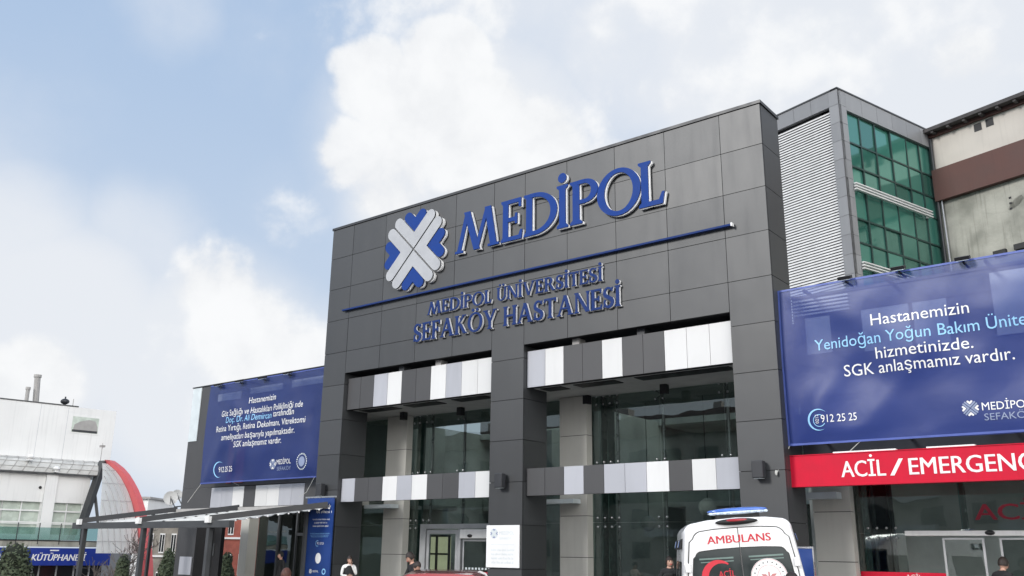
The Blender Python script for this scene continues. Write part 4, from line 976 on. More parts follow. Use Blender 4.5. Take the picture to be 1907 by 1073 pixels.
# ------------------------------------------------------------------ beige building on the right
B0 = P0+tg*GL; bz = lambda px, py: at_plane(px, py, B0, tg).z
bb = thing('beige_building', 'beige and brown rendered building with unfinished concrete wall below its eaves', 'building', (B0.x+6, B0.y, GZ))
zE = at_plane(1745, 233, B0-tg*.5, tg).z-.03; zb1 = (bz(1730,325)+bz(1907,262))/2; zb0 = (bz(1733,385)+bz(1907,325))/2
def bbox(mb, a0, a1, z0, z1, d0, d1, mi=0):
    mb.fbox(Vector((B0.x,B0.y,0))+tl*a0-tg*d0+DK*z0, tl*(a1-a0), -tg*(d1-d0), DK*(z1-z0), mi)
mb = MB(); bbox(mb, .05, 26, zb1, zE-.25, -12, 0)
mb.build('upper_wall', M['cream'], bb)
mb = MB(); bbox(mb, .0, 26, zb0, zb1-.002, -11.9, .22); mb.build('brown_band', M['brown'], bb)
mb = MB(); bbox(mb, -.3, 26, GZ, zb0-.002, -11.8, -.05); mb.build('lower_wall', M['conc'], bb)
mb = MB(); bbox(mb, -.6, 27, zE-.1, zE+.06, -12.5, .5, 0); bbox(mb, -.5, 27, zE-.248, zE-.102, -12.3, .15, 1)
for k in range(20): bbox(mb, .3+k*.7, .42+k*.7, zE-.2, zE-.102, .151, .45, 0)
mb.build('roof', [M['eave'], M['brown']], bb)
for px, py in ((1821,237),(1843,228)):
    p = at_plane(px, py, B0, tg); a = (p-B0).dot(tl)
    mb = MB(); bbox(mb, a-.16, a+.16, p.z-.17, p.z+.17, -.3, .012); mb.build('wall_vent', M['black'], bb)
mb = MB(); a = .22; mb.tube([Vector((B0.x,B0.y,0))+tl*a-tg*.1+DK*zb0, Vector((B0.x,B0.y,0))+tl*(a+.1)-tg*.1+DK*6], .03, 8); mb.build('drain_pipe', M['lgrey'], bb)
mb = MB(); mb.tube([Vector((B0.x,B0.y,0))+tl*.05-tg*.1+DK*(zE-.3), Vector((B0.x,B0.y,0))+tl*.05-tg*.1+DK*6], .07, 8); mb.build('downpipe', M['dark'], bb)
for (px, py) in ((1863,471),(1902,458)):
    p = at_plane(px, py, B0, tg); a = (p-B0).dot(tl); mb = MB(); bbox(mb, a-.25, a+.25, p.z-.12, p.z+.1, -.049, .1); mb.build('wall_bracket', M['black'], bb)
for (px, py) in ((1880,368),(1881,378),(1882,388)):
    p = at_plane(px, py, B0, tg); a = (p-B0).dot(tl); mb = MB(); bbox(mb, a-.05, a+.05, p.z-.04, p.z+.04, -.1, -.035); mb.build('wall_hole', M['black'], bb)
# uneven patches of cement left on the rough wall
random.seed(31)
for k in range(9):
    a_, z_ = random.uniform(.6, 9), random.uniform(6.5, zb0-.8); n_ = 14; w_, h_ = random.uniform(.4, 1.3), random.uniform(.3, .8)
    pts = [(a_+w_*math.cos(q)*random.uniform(.7, 1.1), z_+h_*math.sin(q)*random.uniform(.7, 1.1)) for q in [6.2832*i/n_ for i in range(n_)]]
    mb = MB(); mb.prism(pts, Vector((B0.x,B0.y,0))+tg*.046, tl, DK, tg*.02); mb.build('cement_patch', M[random.choice(('cream','stone','conc','vent'))], bb)

# ------------------------------------------------------------------ library building far left
La = Vector((.155, .988, 0)).normalized(); Ln = Vector((.988, -.155, 0)).normalized()
LP = at_depth(100, 1000, 52.0); LP = Vector((LP.x, LP.y, 0)); LG = -2.5
lib = thing('library_building', 'white rendered library with glazed barrel vault and balcony', 'building', (LP.x, LP.y, LG))
def lbox(mb, a0, a1, z0, z1, d0, d1, mi=0):
    mb.fbox(LP+La*a0+Ln*d0+DK*z0, La*(a1-a0), Ln*(d1-d0), DK*(z1-z0), mi)
mb = MB(); lbox(mb, -30, 2.88, 5.72, 9.80, -14, -.9)
ub = mb.build('upper_block', M['lwhite'], lib)
mb = MB(); lbox(mb, -30, .6, 9.802, 9.87, -14.02, -.87, 0); mb.build('roof_edge', M['dgrey'], ub)
mb = MB(); lbox(mb, .28, 1.98, 8.22, 9.32, -.93, -.885, 0); lbox(mb, .36, 1.9, 8.3, 9.24, -.885, -.878, 1); mb.build('window', [M['lwhite'], M['wcur']], ub)
mb = MB()
n_ = 16
for i in range(2):
    pass
lbox(mb, .40, 1.86, 8.32, 8.45, -.877, -.86, 0)
P_ = [(.45,8.45),(.5,8.75),(.8,8.95),(1.3,9.1),(1.7,9.05),(1.86,8.7),(1.86,8.45)]
mb.prism([(a, z) for a, z in P_], LP-Ln*.872, La, DK, -Ln*.004, 1, 1)
mb.build('window_detail', [M['dark'], M['vent']], ub)
mb = MB()
for a in (-1.5, .05): lbox(mb, a, a+.015, 6, 9.8, -.905, -.893)
mb.build('render_joint', M['lgrey'], ub)
# main wall below the vault
mb = MB(); lbox(mb, -30, 1.6, 4.08, 5.72, -14, 0); lbox(mb, -30, 1.6, 2.0, 2.3, -14, 0)
for a0, a1 in ((-.93, -.32), (-5.6, -4.9), (-9.6, -9.0), (-14, -13.2)): lbox(mb, a0, a1, 2.3, 4.08, -14, 0)
lbox(mb, 1.35, 1.6, 2.3, 4.08, -14, 0)
mb.build('wall', M['lwhite'], lib)
for a0, a1 in ((-.9, -.28), (-5.4, -4.8)):
    mb = MB(); lbox(mb, a0, a1, 2.0, 5.72, .003, .18); mb.build('pilaster', M['lwhite'], lib)
for a0, a1 in ((-4.9, -2.93), (-2.93, -.93), (-.32, 1.35), (-9, -5.6)):
    mb = MB(); lbox(mb, a0, a1, 2.3, 4.08, -.3, -.22); w_ = mb.build('window', M['wcur'], lib)
    mb = MB(); nn = max(2, round((a1-a0)/1.0))
    for k in range(nn+1):
        c = a0+(a1-a0)*k/nn; lbox(mb, c-.03, c+.03, 2.3, 4.08, -.21, -.12)
    lbox(mb, a0, a1, 3.56, 3.64, -.12, -.1); lbox(mb, a0, a1, 2.85, 2.9, -.119, -.1); mb.build('window_frame', M['lwhite'], w_)
mb = MB(); lbox(mb, -30, 1.72, 5.66, 5.74, .19, .34); mb.build('eave_gutter', M['dgrey'], lib)
# balcony with glass balustrade, sign fascia, shop front
mb = MB(); lbox(mb, -30, 2.9, 1.62, 1.94, -14, 1.1); mb.build('balcony_floor', M['conc'], lib)
bal = MB(); lbox(bal, -30, 2.85, 2.90, 2.96, 1.0, 1.06)
for k in range(26): lbox(bal, 2.2-k*1.12, 2.24-k*1.12, 1.75, 2.9, 1.08, 1.12, 1)
lbox(bal, -30, 2.85, 1.93, 1.97, 1.1, 1.14, 1); br = bal.build('balustrade', [M['lwhite'], M['dark']], lib)
mb = MB(); lbox(mb, -30, 2.8, 1.98, 2.66, 1.09, 1.105); mb.build('balustrade_glass', M['brail'], br)
mb = MB(); lbox(mb, -30, 2.9, .62, 1.56, .9, 1.2); sg = mb.build('fascia_sign', M['lsign'], lib)
mb = MB(); nrm = Ln
SO = lambda a, z: LP+La*a+Ln*1.21+DK*z
text(mb, 'KÜTÜPHANESİ', SO(-1.36, .88), 2.9, .36, 0, u=La, n=Ln, bold=.03, shear=.2)
text(mb, 'IS', SO(-3.08, .88), .46, .36, 0, u=La, n=Ln, bold=.03, shear=.2)
lbox(mb, -.45, .02, 1.40, 1.46, 1.201, 1.212)
mb.build('lettering', M['swhite'], sg)
mb = MB(); lbox(mb, -30, 2.9, LG, .615, -.2, 0); mb.build('shop_window', M['shop'], lib)
for a in (-2.9, -.95, -.58, .35, 1.3, 2.15, -4.5, -6):
    mb = MB(); lbox(mb, a, a+.07, LG, .615, .003, .06); mb.build('shop_frame', M['lwhite'], lib)
# barrel vault: profile out from the wall (distance, z), apex on the wall line
PR = [(0,6.62),(.8,6.52),(1.52,6.31),(2.5,6.0),(3.48,5.59),(4.3,5.15),(5.08,4.68),(5.8,4.15),(6.37,3.59),(6.9,3.05),(7.31,2.55),(7.65,2.0),(7.96,1.44),(8.25,.85),(8.48,.26),(8.7,-1.2),(8.8,LG)]
AE = 2.2   # where the red arch stands along the wall
def vp(i, a): d, z = PR[i]; return LP+Ln*d+La*a+DK*z
cut = []
for i in range(len(PR)):
    z = PR[i][1]; t_ = max(0, min(1, (6.62-z)/(6.62-2.6)))
    d = PR[i][0]; L_ = .1+d*.27
    cut.append(min(L_, 2.3))
sh = MB(); NL = 10; vs = []; fs = []
for i in range(13):
    for k in range(NL+1): vs.append(vp(i, AE-cut[i]*k/NL)-Ln*PR[i][0]*.09-DK*.10)
for i in range(12):
    for k in range(NL): q = i*(NL+1)+k; fs.append((q, q+1, q+NL+2, q+NL+1))
sh.add(vs, fs); va = sh.build('vault_sheet', M['poly'], lib, smooth=True)
# the vault over the wall to the left of the strut: apex strip down to the eave
sh = MB(); vs = []; fs = []; NS = 34; HP = [(0.30,5.74),(.26,6.0),(.1,6.3),(-.2,6.5),(-.6,6.6),(-.88,6.62)]
for k in range(NS+1):
    a = 1.9-k*.6
    for d, z in HP: vs.append(LP+Ln*d+La*(a+(z-5.74)*.6)+DK*z)
for k in range(NS):
    for j in range(5): q = k*6+j; fs.append((q, q+1, q+7, q+6))
sh.add(vs, fs); sh.build('vault_strip', M['fab'], lib, smooth=True)
mb = MB()
for k in range(NS+1):
    a = 1.9-k*.6; mb.tube([LP+Ln*(d+.02)+La*(a+(z-5.74)*.6)+DK*(z+.01) for d, z in HP], .018, 5)
for d, z in HP[1:]: mb.tube([LP+Ln*(d+.02)+La*(1.9+(z-5.74)*.6)+DK*z, LP+Ln*(d+.02)+La*(-18+(z-5.74)*.6)+DK*z], .012, 5)
for k in range(1, 7):
    pts = [vp(i, AE-k*.32)-Ln*PR[i][0]*.08-DK*.06 for i in range(13) if cut[i] > k*.32]
    if len(pts) > 1: mb.tube(pts, .02, 5)
for i in (3, 5, 7, 9, 11): mb.tube([vp(i, AE)-Ln*PR[i][0]*.08-DK*.06, vp(i, AE-cut[i])-Ln*PR[i][0]*.08-DK*.06], .014, 5)
mb.build('vault_rib', M['vent'], lib)
mb = MB(); secs = []
for i in range(len(PR)):
    d, z = PR[i]; j0, j1 = max(0, i-1), min(len(PR)-1, i+1)
    tx, tz_ = PR[j1][0]-PR[j0][0], PR[j1][1]-PR[j0][1]; l_ = math.hypot(tx, tz_); nx, nz = -tz_/l_, tx/l_
    w = .55+.55*min(1, i/6); nx, nz = abs(nx), abs(nz)
    secs.append([LP+Ln*(d+nx*.1)+La*(AE+.05)+DK*(z+nz*.1), LP+Ln*(d-nx*w)+La*(AE+.05)+DK*(z-nz*w*.5), LP+Ln*(d-nx*w)+La*(AE+.35)+DK*(z-nz*w*.5), LP+Ln*(d+nx*.1)+La*(AE+.35)+DK*(z+nz*.1)])
mb.loft(secs); mb.build('red_arch', M['redarch'], lib)
sA = LP+La*2.15+DK*6.6+Ln*.1
mb = MB(); mb.beam(sA, LP+La*1.25+DK*2.7+Ln*.5, .42, .30); mb.build('vault_strut', M['dgrey'], lib)
mb = MB(); mb.beam(LP+La*1.9+DK*4.6+Ln*.2, LP+La*2.3+DK*2.7+Ln*.4, .16, .16); mb.build('vault_strut', M['dgrey'], lib)
for (px, y0, y1, r, mt_) in ((68, 742, 703, .22, 'vent'), (50, 742, 726, .14, 'vent')):
    p0 = at_plane(px, y0, LP-Ln*2, Ln); p1 = at_plane(px+2, y1, LP-Ln*2, Ln)
    mb = MB(); mb.tube([Vector((p0.x,p0.y,9.8)), p1], r*.8, 10); mb.tube([p1, p1+DK*.16], r, 10); mb.build('chimney', M[mt_], ub)
p = at_plane(121, 748, LP-Ln*2, Ln); mb = MB(); mb.tube([Vector((p.x,p.y,9.8)), p], .08, 8); mb.ell(p, .26, .26, .18, 12, 8); mb.tube([p, p+DK*.3], .05, 6); mb.build('roof_vent', M['dark'], ub, smooth=True)
p = at_plane(136, 752, LP-Ln*2, Ln); mb = MB(); mb.tube([Vector((p.x,p.y,9.8)), p+DK*.3], .025, 6); mb.build('antenna', M['vent'], ub)
p = at_plane(187, 858, LP+Ln*.1, Ln); mb = MB(); mb.tube([p, p+DK*1.05], .02, 6); mb.box(p.x-.12, p.x+.12, p.y-.12, p.y+.12, p.z+.8, p.z+.92); mb.build('antenna', M['vent'], lib)
for (px, py) in ((105, 873), (57, 851)):
    p = at_plane(px, py, LP+Ln*.4, Ln); mb = MB(); mb.ell(p, .2, .2, .13, 10, 8); mb.box(p.x-.3, p.x+.1, p.y-.1, p.y+.1, p.z-.2, p.z-.1); mb.build('camera_dome', M['lwhite'], lib)
p = at_plane(75, 908, LP+Ln*.02, Ln); mb = MB(); mb.ell(p, .09, .09, .09, 8, 6); mb.build('wall_spot', M['black'], lib)

# ------------------------------------------------------------------ houses beyond the porch
def house(name, lb, px0, px1, py0, D, depth, wallm, rows, colsn, trim, seed=0):
    a = at_depth(px0, py0, D); b = at_depth(px1, py0, D); u = Vector((b.x-a.x, b.y-a.y, 0)); wd = u.length; u.normalize(); n = Vector((u.y, -u.x, 0)); top = a.z
    t = thing(name, lb, 'building', (a.x, a.y, LG)); base = Vector((a.x, a.y, 0))
    mb = MB(); mb.fbox(base+DK*LG, u*wd, -n*depth, DK*(top-LG)); mb.build('wall', M[wallm], t)
    mb = MB(); mb.fbox(base+DK*top-u*.2+n*.2, u*(wd+.4), -n*(depth+.4), DK*.18); mb.build('roof', M['vent'], t)
    cw = wd/colsn; rh = 2.9
    for r in range(rows):
        for c in range(colsn):
            o = base+u*(c*cw+cw*.28)+DK*(top-.75-1.5-r*rh)
            mb = MB(); mb.fbox(o+n*.003, u*cw*.44, n*.06, DK*1.5); w_ = mb.build('window', M[trim], t)
            mb = MB()
            for k in range(2): mb.fbox(o+n*.066+u*(cw*.44*(k*.5+.06))+DK*.1, u*cw*.16, n*.006, DK*1.3)
            mb.build('pane', M['shop'], w_)
    for r in range(rows):
        mb = MB(); mb.fbox(base+DK*(top-2.55-r*rh)+n*.003, u*wd, n*.12, DK*.14); mb.build('ledge', M[trim], t)
house('stone_house', 'grey brown stone house behind the red arch', 274, 338, 975, 72, 8, 'stone', 2, 3, 'lwhite')
house('brick_house', 'red brick house with white windows seen through the porch', 400, 470, 940, 70, 8, 'brick', 3, 3, 'lwhite')
house('grey_house', 'pale low house peeping over the far end of the red arch', 258, 277, 929, 80, 6, 'lwhite', 1, 1, 'lgrey')

# ------------------------------------------------------------------ trees
def leaf_cards(mb, pts, s, mi=0):
    for p, n in pts:
        n = (n+Vector((random.gauss(0,.5), random.gauss(0,.5), random.gauss(0,.5)))).normalized()
        a = n.orthogonal().normalized(); a.rotate(Matrix.Rotation(random.random()*6.28, 3, n)); b = n.cross(a); k = s*random.uniform(.6, 1.3)
        mb.add([p-a*k*.5, p+b*k*.35, p+a*k*.8, p-b*k*.35], [(0,1,2,3)], mi)
def conifer(p, h, r, lb, seed, tops=.34):
    random.seed(seed)
    t = thing('conifer_tree', lb, 'tree', p, group='clipped conifers before the library')
    lobes = [(random.random()*6.28, random.random(), random.uniform(.08, .2)) for _ in range(22)]
    def rad(f, a):
        base = (tops+(1-tops)*(1-f)**.85) if f < .9 else (tops+(1-tops)*(.1**.85))*((1-f)/.1)**.5
        for la, lf, lw in lobes:
            d = math.cos(a-la); base *= 1+lw*max(0, d)*math.exp(-((f-lf)/.12)**2)-.02
        return r*base
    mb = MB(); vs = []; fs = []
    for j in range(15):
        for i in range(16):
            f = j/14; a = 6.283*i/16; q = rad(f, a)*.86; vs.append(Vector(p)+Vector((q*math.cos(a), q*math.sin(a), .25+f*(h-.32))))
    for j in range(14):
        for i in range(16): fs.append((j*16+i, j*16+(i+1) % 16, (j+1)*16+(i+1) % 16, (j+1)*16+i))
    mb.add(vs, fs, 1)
    pts = []
    for _ in range(3800):
        f = 1-math.sqrt(random.random()); a = random.random()*6.283; q = rad(f, a)*random.uniform(.84, 1.07)
        pts.append((Vector(p)+Vector((q*math.cos(a), q*math.sin(a), .25+f*(h-.25))), Vector((math.cos(a), math.sin(a), .5))))
    leaf_cards(mb, pts, .12*max(.7, h/3)); mb.build('crown', [M['leaf'], M['leafcore']], t, norm=False)
    mb = MB(); mb.tube([Vector(p), Vector(p)+DK*.8], [.1, .07], 8); mb.build('trunk', M['bark'], t)
def place_con(px, py, D, wpx, lb, seed):
    q = at_depth(px, py, D); gz = -2.5 if q.x < -26 else (GZ if q.x > -13 else GZ-(-13-q.x)/13*2.3)
    h = q.z-gz; conifer((q.x, q.y, gz), h, wpx*D/FPX/2, lb, seed)
place_con(32, 1008, 44, 125, 'broad clipped conifer covering part of the library sign', 3)
place_con(231, 1031, 40, 48, 'narrow clipped conifer between the two front awning posts', 5)
place_con(316, 1019, 44, 60, 'clipped conifer growing against the dark porch pillar', 8)
place_con(424, 1027, 42, 46, 'clipped conifer seen through the porch before the brick house', 11)
# bare tree
random.seed(21)
bp_ = at_depth(212, 1040, 46); bg_ = -2.5
t = thing('bare_tree', 'leafless young tree with fine twigs before the library sign', 'tree', (bp_.x, bp_.y, bg_))
trk = MB(); brn = MB()
def grow(p, d, L_, r, lev):
    pts = [p]; q = p.copy(); dd = d.copy()
    for k in range(4):
        dd = (dd+Vector((random.gauss(0,.12), random.gauss(0,.12), random.gauss(.03,.08)))).normalized(); q = q+dd*L_/4; pts.append(q.copy())
    (trk if lev < 1 else brn).tube(pts, [max(.011, r*(1-.45*k/4)) for k in range(5)], 5 if lev else 8, cap=False)
    if lev < 4:
        for _ in range(5 if lev < 2 else 4):
            b = pts[random.choice((1, 2, 3, 4))]; nd = (dd+Vector((random.gauss(0,.6), random.gauss(0,.6), random.gauss(.15,.35)))).normalized()
            grow(b, nd, L_*random.uniform(.5, .72), r*.5, lev+1)
grow(Vector((bp_.x, bp_.y, bg_)), Vector((0,0,1)), 3.0, .09, 0)
trk.build('trunk', M['bark'], t); brn.build('branches', M['bark'], t)
# street lamp pole in front of the library
# ------------------------------------------------------------------ apartment block across the street (seen only as a reflection)
ap = thing('apartment_block', 'apartment block reflected in the upper right entrance glass', 'building', (-14, -58, GZ))
mb = MB(); mb.box(-60, 30, -70, -58, GZ, 13.2); mb.build('wall', M['apt'], ap)
mb = MB(); mb.prism([(-59.4,13.21),(30.6,13.21),(29.2,15.2),(-57,15.2)], (0,-57.4,0), (1,0,0), (0,0,1), (0,-13,0)); rf = mb.build('roof', M['aptroof'], ap)
mb = MB()
for x in (-48,-37,-29,-18,-9,0,11,20): mb.box(x, x+1.1, -62, -61, 15.2, 16.8); 
mb.build('chimney', M['apt'], rf)
mb = MB()
for x in range(-58, 28, 4):
    for z in (1.2, 4.2, 7.2, 10.2): mb.box(x, x+1.9, -57.99, -57.9, z, z+1.6)
w_ = mb.build('window', M['aptdark'], ap); w_['kind'] = 'stuff'
mb = MB()
for x in range(-56, 26, 8):
    for z in (3.4, 6.4, 9.4): mb.box(x, x+3.4, -57.99, -56.9, z, z+.9)
w_ = mb.build('balcony', M['lgrey'], ap); w_['kind'] = 'stuff'

# ------------------------------------------------------------------ people
def rotm(ax, deg): return Matrix.Rotation(R(deg), 3, ax)
def skin_mesh(verts, edges, radii, root=0, sub=1):
    me = bpy.data.meshes.new('sk'); me.from_pydata([tuple(v) for v in verts], edges, [])
    ob = bpy.data.objects.new('sk', me); COL.objects.link(ob)
    ob.modifiers.new('s', 'SKIN'); d = me.skin_vertices[0].data
    for i, r_ in enumerate(radii): d[i].radius = r_ if isinstance(r_, tuple) else (r_, r_); d[i].use_root = (i == root)
    sb = ob.modifiers.new('u', 'SUBSURF'); sb.levels = sub; sb.render_levels = sub
    bpy.context.view_layer.update()
    m2 = bpy.data.meshes.new_from_object(ob.evaluated_get(bpy.context.evaluated_depsgraph_get()))
    vs = [v.co.copy() for v in m2.vertices]; fs = [tuple(p.vertices) for p in m2.polygons]
    bpy.data.objects.remove(ob); bpy.data.meshes.remove(me); bpy.data.meshes.remove(m2)
    return vs, fs
def person(loc, rotz, lb, h=1.7, top='cwhite', legs='cblack', hair='hair', lean=0, turn=0, nod=0, arms=((10,20),(10,20)), elbows=None, vest=None, longhair=False, cap=False):
    """elbows: explicit (elbow, wrist) points per arm, right then left, in body space (x right, y front, z up)"""
    s = h/1.72
    t = thing('person', lb, 'person', loc, rotz)
    L = lambda *p: Vector(p)*s
    Rl = rotm('X', -lean); hip = L(0,0,.93)
    def up(p): return hip + Rl @ (L(*p)-hip)
    V = []; E_ = []; RD = []; mtl = []
    def add(p, r_, par=None):
        V.append(Vector(p)); RD.append((r_[0]*s, r_[1]*s) if isinstance(r_, tuple) else r_*s)
        if par is not None: E_.append((par, len(V)-1))
        return len(V)-1
    pel = add(hip, (.155,.115)); wa = add(up((0,0,1.1)), (.135,.10), pel); ch = add(up((0,.01,1.28)), (.16,.115), wa); uc = add(up((0,0,1.40)), (.13,.09), ch)
    nk = add(up((0,.01,1.475)), .055, uc); hb = add(up((0,.025,1.54)), .06, nk)
    for sx in (1, -1):
        th = add(L(.09*sx,0,.86), .095, pel); kn = add(L(.10*sx,.02,.48), .062, th); an = add(L(.10*sx,-.01,.09), .042, kn); add(L(.105*sx,.07,.04), .042, an); add(L(.11*sx,.15,.03), .032, len(V)-1)
    hands = []
    for k, sx in enumerate((1, -1)):
        shp = up((.185*sx,0,1.405)); sh_ = add(shp, .062, uc)
        if elbows and elbows[k]: el, wr = [up(q) for q in elbows[k]]
        else: el, wr = up((.24*sx,-.02,1.13)), up((.25*sx,.06,.88))
        e = add(el, .046, sh_); w = add(wr, .032, e); hands.append((el, wr, sx))
    vs, fs = skin_mesh(V, E_, RD)
    mb = MB(); ms = []
    nkz = up((0,0,1.445))
    for f in fs:
        c = sum((vs[i] for i in f), Vector())/len(f)
        mi = 0
        if c.z < .92*s and all((c-hd[1]).length > .16*s and (c-hd[0]).length > .2*s for hd in hands): mi = 1
        if c.z < .10*s: mi = 3
        if (c-up((0,.01,1.50))).length < .075*s: mi = 2
        for el, wr, sx in hands:
            if (c-wr).length < .05*s: mi = 2
        ms.append(mi)
    mb.add(vs, fs, ms)
    mb.build('body', [M[top], M[legs], M['skin'], M['black']], t, smooth=True, local=True)
    Rh = Rl @ rotm('Z', turn) @ rotm('X', -nod); hc = up((0,.035,1.615))
    mb = MB(); vs = []; fs = []; nu, nv = 20, 16
    for j in range(nv+1):
        a = math.pi*j/nv
        for i in range(nu):
            b = 2*math.pi*i/nu; x, y, z = math.sin(a)*math.cos(b), math.sin(a)*math.sin(b), math.cos(a)
            q = Vector((.074*x*(1-.18*max(0, -z)), .094*y-.01*max(0,-z)*0+(.012*max(0,-z) if y > 0 else 0), .118*z))
            if y > .8 and abs(x) < .3 and -.45 < z < .1: q.y += .02*(1-abs(x)/.3)*(1-abs(z+.18)/.3 if abs(z+.18) < .3 else 0)
            if y > .6 and abs(abs(x)-.38) < .18 and abs(z-.05) < .15: q.y -= .006
            vs.append(hc+Rh @ (q*s))
    for j in range(nv):
        for i in range(nu): fs.append((j*nu+i, (j+1)*nu+i, (j+1)*nu+(i+1) % nu, j*nu+(i+1) % nu))
    mb.add(vs, fs, 0)
    for sx in (1, -1):
        mb.ell(hc+Rh @ L(.03*sx,.085,.008), .013*s, .008*s, .008*s, 8, 6, 1); mb.ell(hc+Rh @ L(.03*sx,.088,.028), .018*s, .006*s, .005*s, 8, 4, 1)
        mb.ell(hc+Rh @ L(.076*sx,-.005,-.005), .012*s, .02*s, .032*s, 8, 6, 0)
    mb.ell(hc+Rh @ L(0,.098,-.052), .024*s, .008*s, .009*s, 8, 6, 2)
    mb.build('head', [M['skin'], M['hair'], M['ared']], t, smooth=True, local=True)
    mb = MB(); vs = []; fs = []
    for j in range(9):
        a = math.pi*.62*j/8
        for i in range(nu):
            b = 2*math.pi*i/nu; x, y, z = math.sin(a)*math.cos(b), math.sin(a)*math.sin(b), math.cos(a)
            if y > .45 and z < .38: z = .38+(z-.38)*.15; 
            q = Vector((.090*x, .106*y-.010, .134*z)); 
            if longhair and y < .35 and j > 5: q.z -= (j-5)*.075; q.x *= 1.08
            vs.append(hc+Rh @ (q*s))
    for j in range(8):
        for i in range(nu): fs.append((j*nu+i, (j+1)*nu+i, (j+1)*nu+(i+1) % nu, j*nu+(i+1) % nu))
    mb.add(vs, fs, 0); mb.build('cap' if cap else 'hair', M['cblack' if cap else hair], t, smooth=True, local=True)
    # hands: palm, four curled fingers of unequal length, thumb off the side
    mb = MB()
    for el, wr, sx in hands:
        d = (wr-el).normalized(); a = d.cross(Vector((0,1,0)));
        a = a.normalized() if a.length > .1 else Vector((1,0,0)); b = a.cross(d)
        hv = [wr-d*.01*s, wr+d*.045*s, wr+d*.085*s]; hr = [(.024*s,.018*s), (.036*s,.014*s), (.036*s,.013*s)]; he = [(0,1),(1,2)]
        pv, pf = skin_mesh(hv, he, hr); mb.add(pv, pf, 0)
        for k, ln in enumerate((.066, .076, .071, .056)):
            o = wr+d*.085*s+a*(k-1.5)*.019*s; c1 = o+d*ln*.5*s-b*.008*s; c2 = c1+(d*.7-b*.5)*ln*.35*s; c3 = c2+(d*.3-b*.7)*ln*.3*s
            mb.tube([o-d*.01*s, o, c1, c2, c3], [.0085*s, .0085*s, .008*s, .0075*s, .006*s], 6, 0)
        o = wr+d*.025*s-a*.03*s*sx; mb.tube([o, o-a*.02*s*sx+d*.025*s-b*.01*s, o-a*.022*s*sx+d*.055*s-b*.02*s], [.011*s, .010*s, .008*s], 6, 0)
    mb.build('hands', M['skin'], t, smooth=True, local=True)
    if vest:
        mb = MB(); secs = []
        for z, rx, ry in ((.98,.165,.125),(1.1,.15,.118),(1.28,.172,.135),(1.38,.15,.115),(1.43,.10,.085)):
            secs.append([up((rx*math.cos(q), .005+ry*math.sin(q), z)) for q in [2*math.pi*i/20 for i in range(20)]])
        mb.loft(secs, cap=False); mb.build('vest', M[vest], t, smooth=True, local=True)
    return t
def face(loc, px=None):    # rotation so that the body front (+y) looks towards the camera
    d = CAM-Vector(loc); return math.atan2(-d.x, d.y)
def foot_z(q): return GZ+.15 if q.y > -1.7 else GZ
q = at_depth(651, 1036, 26.5); p = Vector((q.x, q.y, GZ+.15))
person(p, face(p)+.2, 'woman in white blouse and black vest with a hand at her face', h=q.z-p.z-.0, top='cwhite', vest='cblack', hair='hair', longhair=True, turn=-10, nod=8,
       elbows=(((.25,.08,1.13), (.06,.2,1.12)), ((-.22,.14,1.15), (-.05,.14,1.47))))
q = at_depth(779, 1032, 23.0); p = Vector((q.x, q.y, foot_z(q)))
person(p, face(p)-1.25, 'dark haired person in a pale jacket bending towards the door beside the red car', h=q.z-p.z+.06, top='cblack', lean=14, nod=14, elbows=(((.24,.16,1.2), (.05,.3,1.16)), ((-.22,.16,1.18), (-.02,.32,1.12))))
q2_ = at_depth(768, 1044, 22.2); p = Vector((q2_.x, q2_.y, foot_z(q2_)))
person(p, face(p)+1.0, 'shorter person in pale top leaning close to the dark haired person', h=q2_.z-p.z-.02, top='cbeige', lean=10, nod=20, hair='hair', elbows=(((.24,.16,1.2), (.1,.3,1.3)), ((-.22,.16,1.18), (-.02,.32,1.15))))
q = at_depth(531, 1060, 15.0); p = Vector((q.x, q.y, GZ))
person(p, face(p)+2.0, 'brown haired person whose head just shows at the lower edge by the tall blue board', h=q.z-GZ, top='cblack', hair='hair2', turn=25)
q = at_y(525, 1028, 1.2); q = at_depth(525, 1028, 29.0); p = Vector((q.x, q.y, GZ+.15))
person(p, face(p)-1.2, 'person in dark coat and cap in the shade of the left wing glass', h=q.z-p.z, top='cblack', cap=True)
q = at_depth(1245, 1038, 20.8); p = Vector((q.x, q.y, foot_z(q)))
person(p, face(p)+.4, 'person in black standing in shadow left of the ambulance', h=q.z-p.z, top='cblack')
q = at_depth(1474, 1069, 10.5); p = Vector((q.x, q.y, GZ))
person(p, face(p)+math.pi, 'person with black hair standing right behind the ambulance', h=q.z-GZ, top='cblack')
q = at_depth(1858, 1038, 18.0); p = Vector((q.x, q.y, foot_z(q)))
person(p, face(p)+2.4, 'person in black jacket outside the emergency sliding doors', h=q.z-p.z, top='cblack', lean=8)

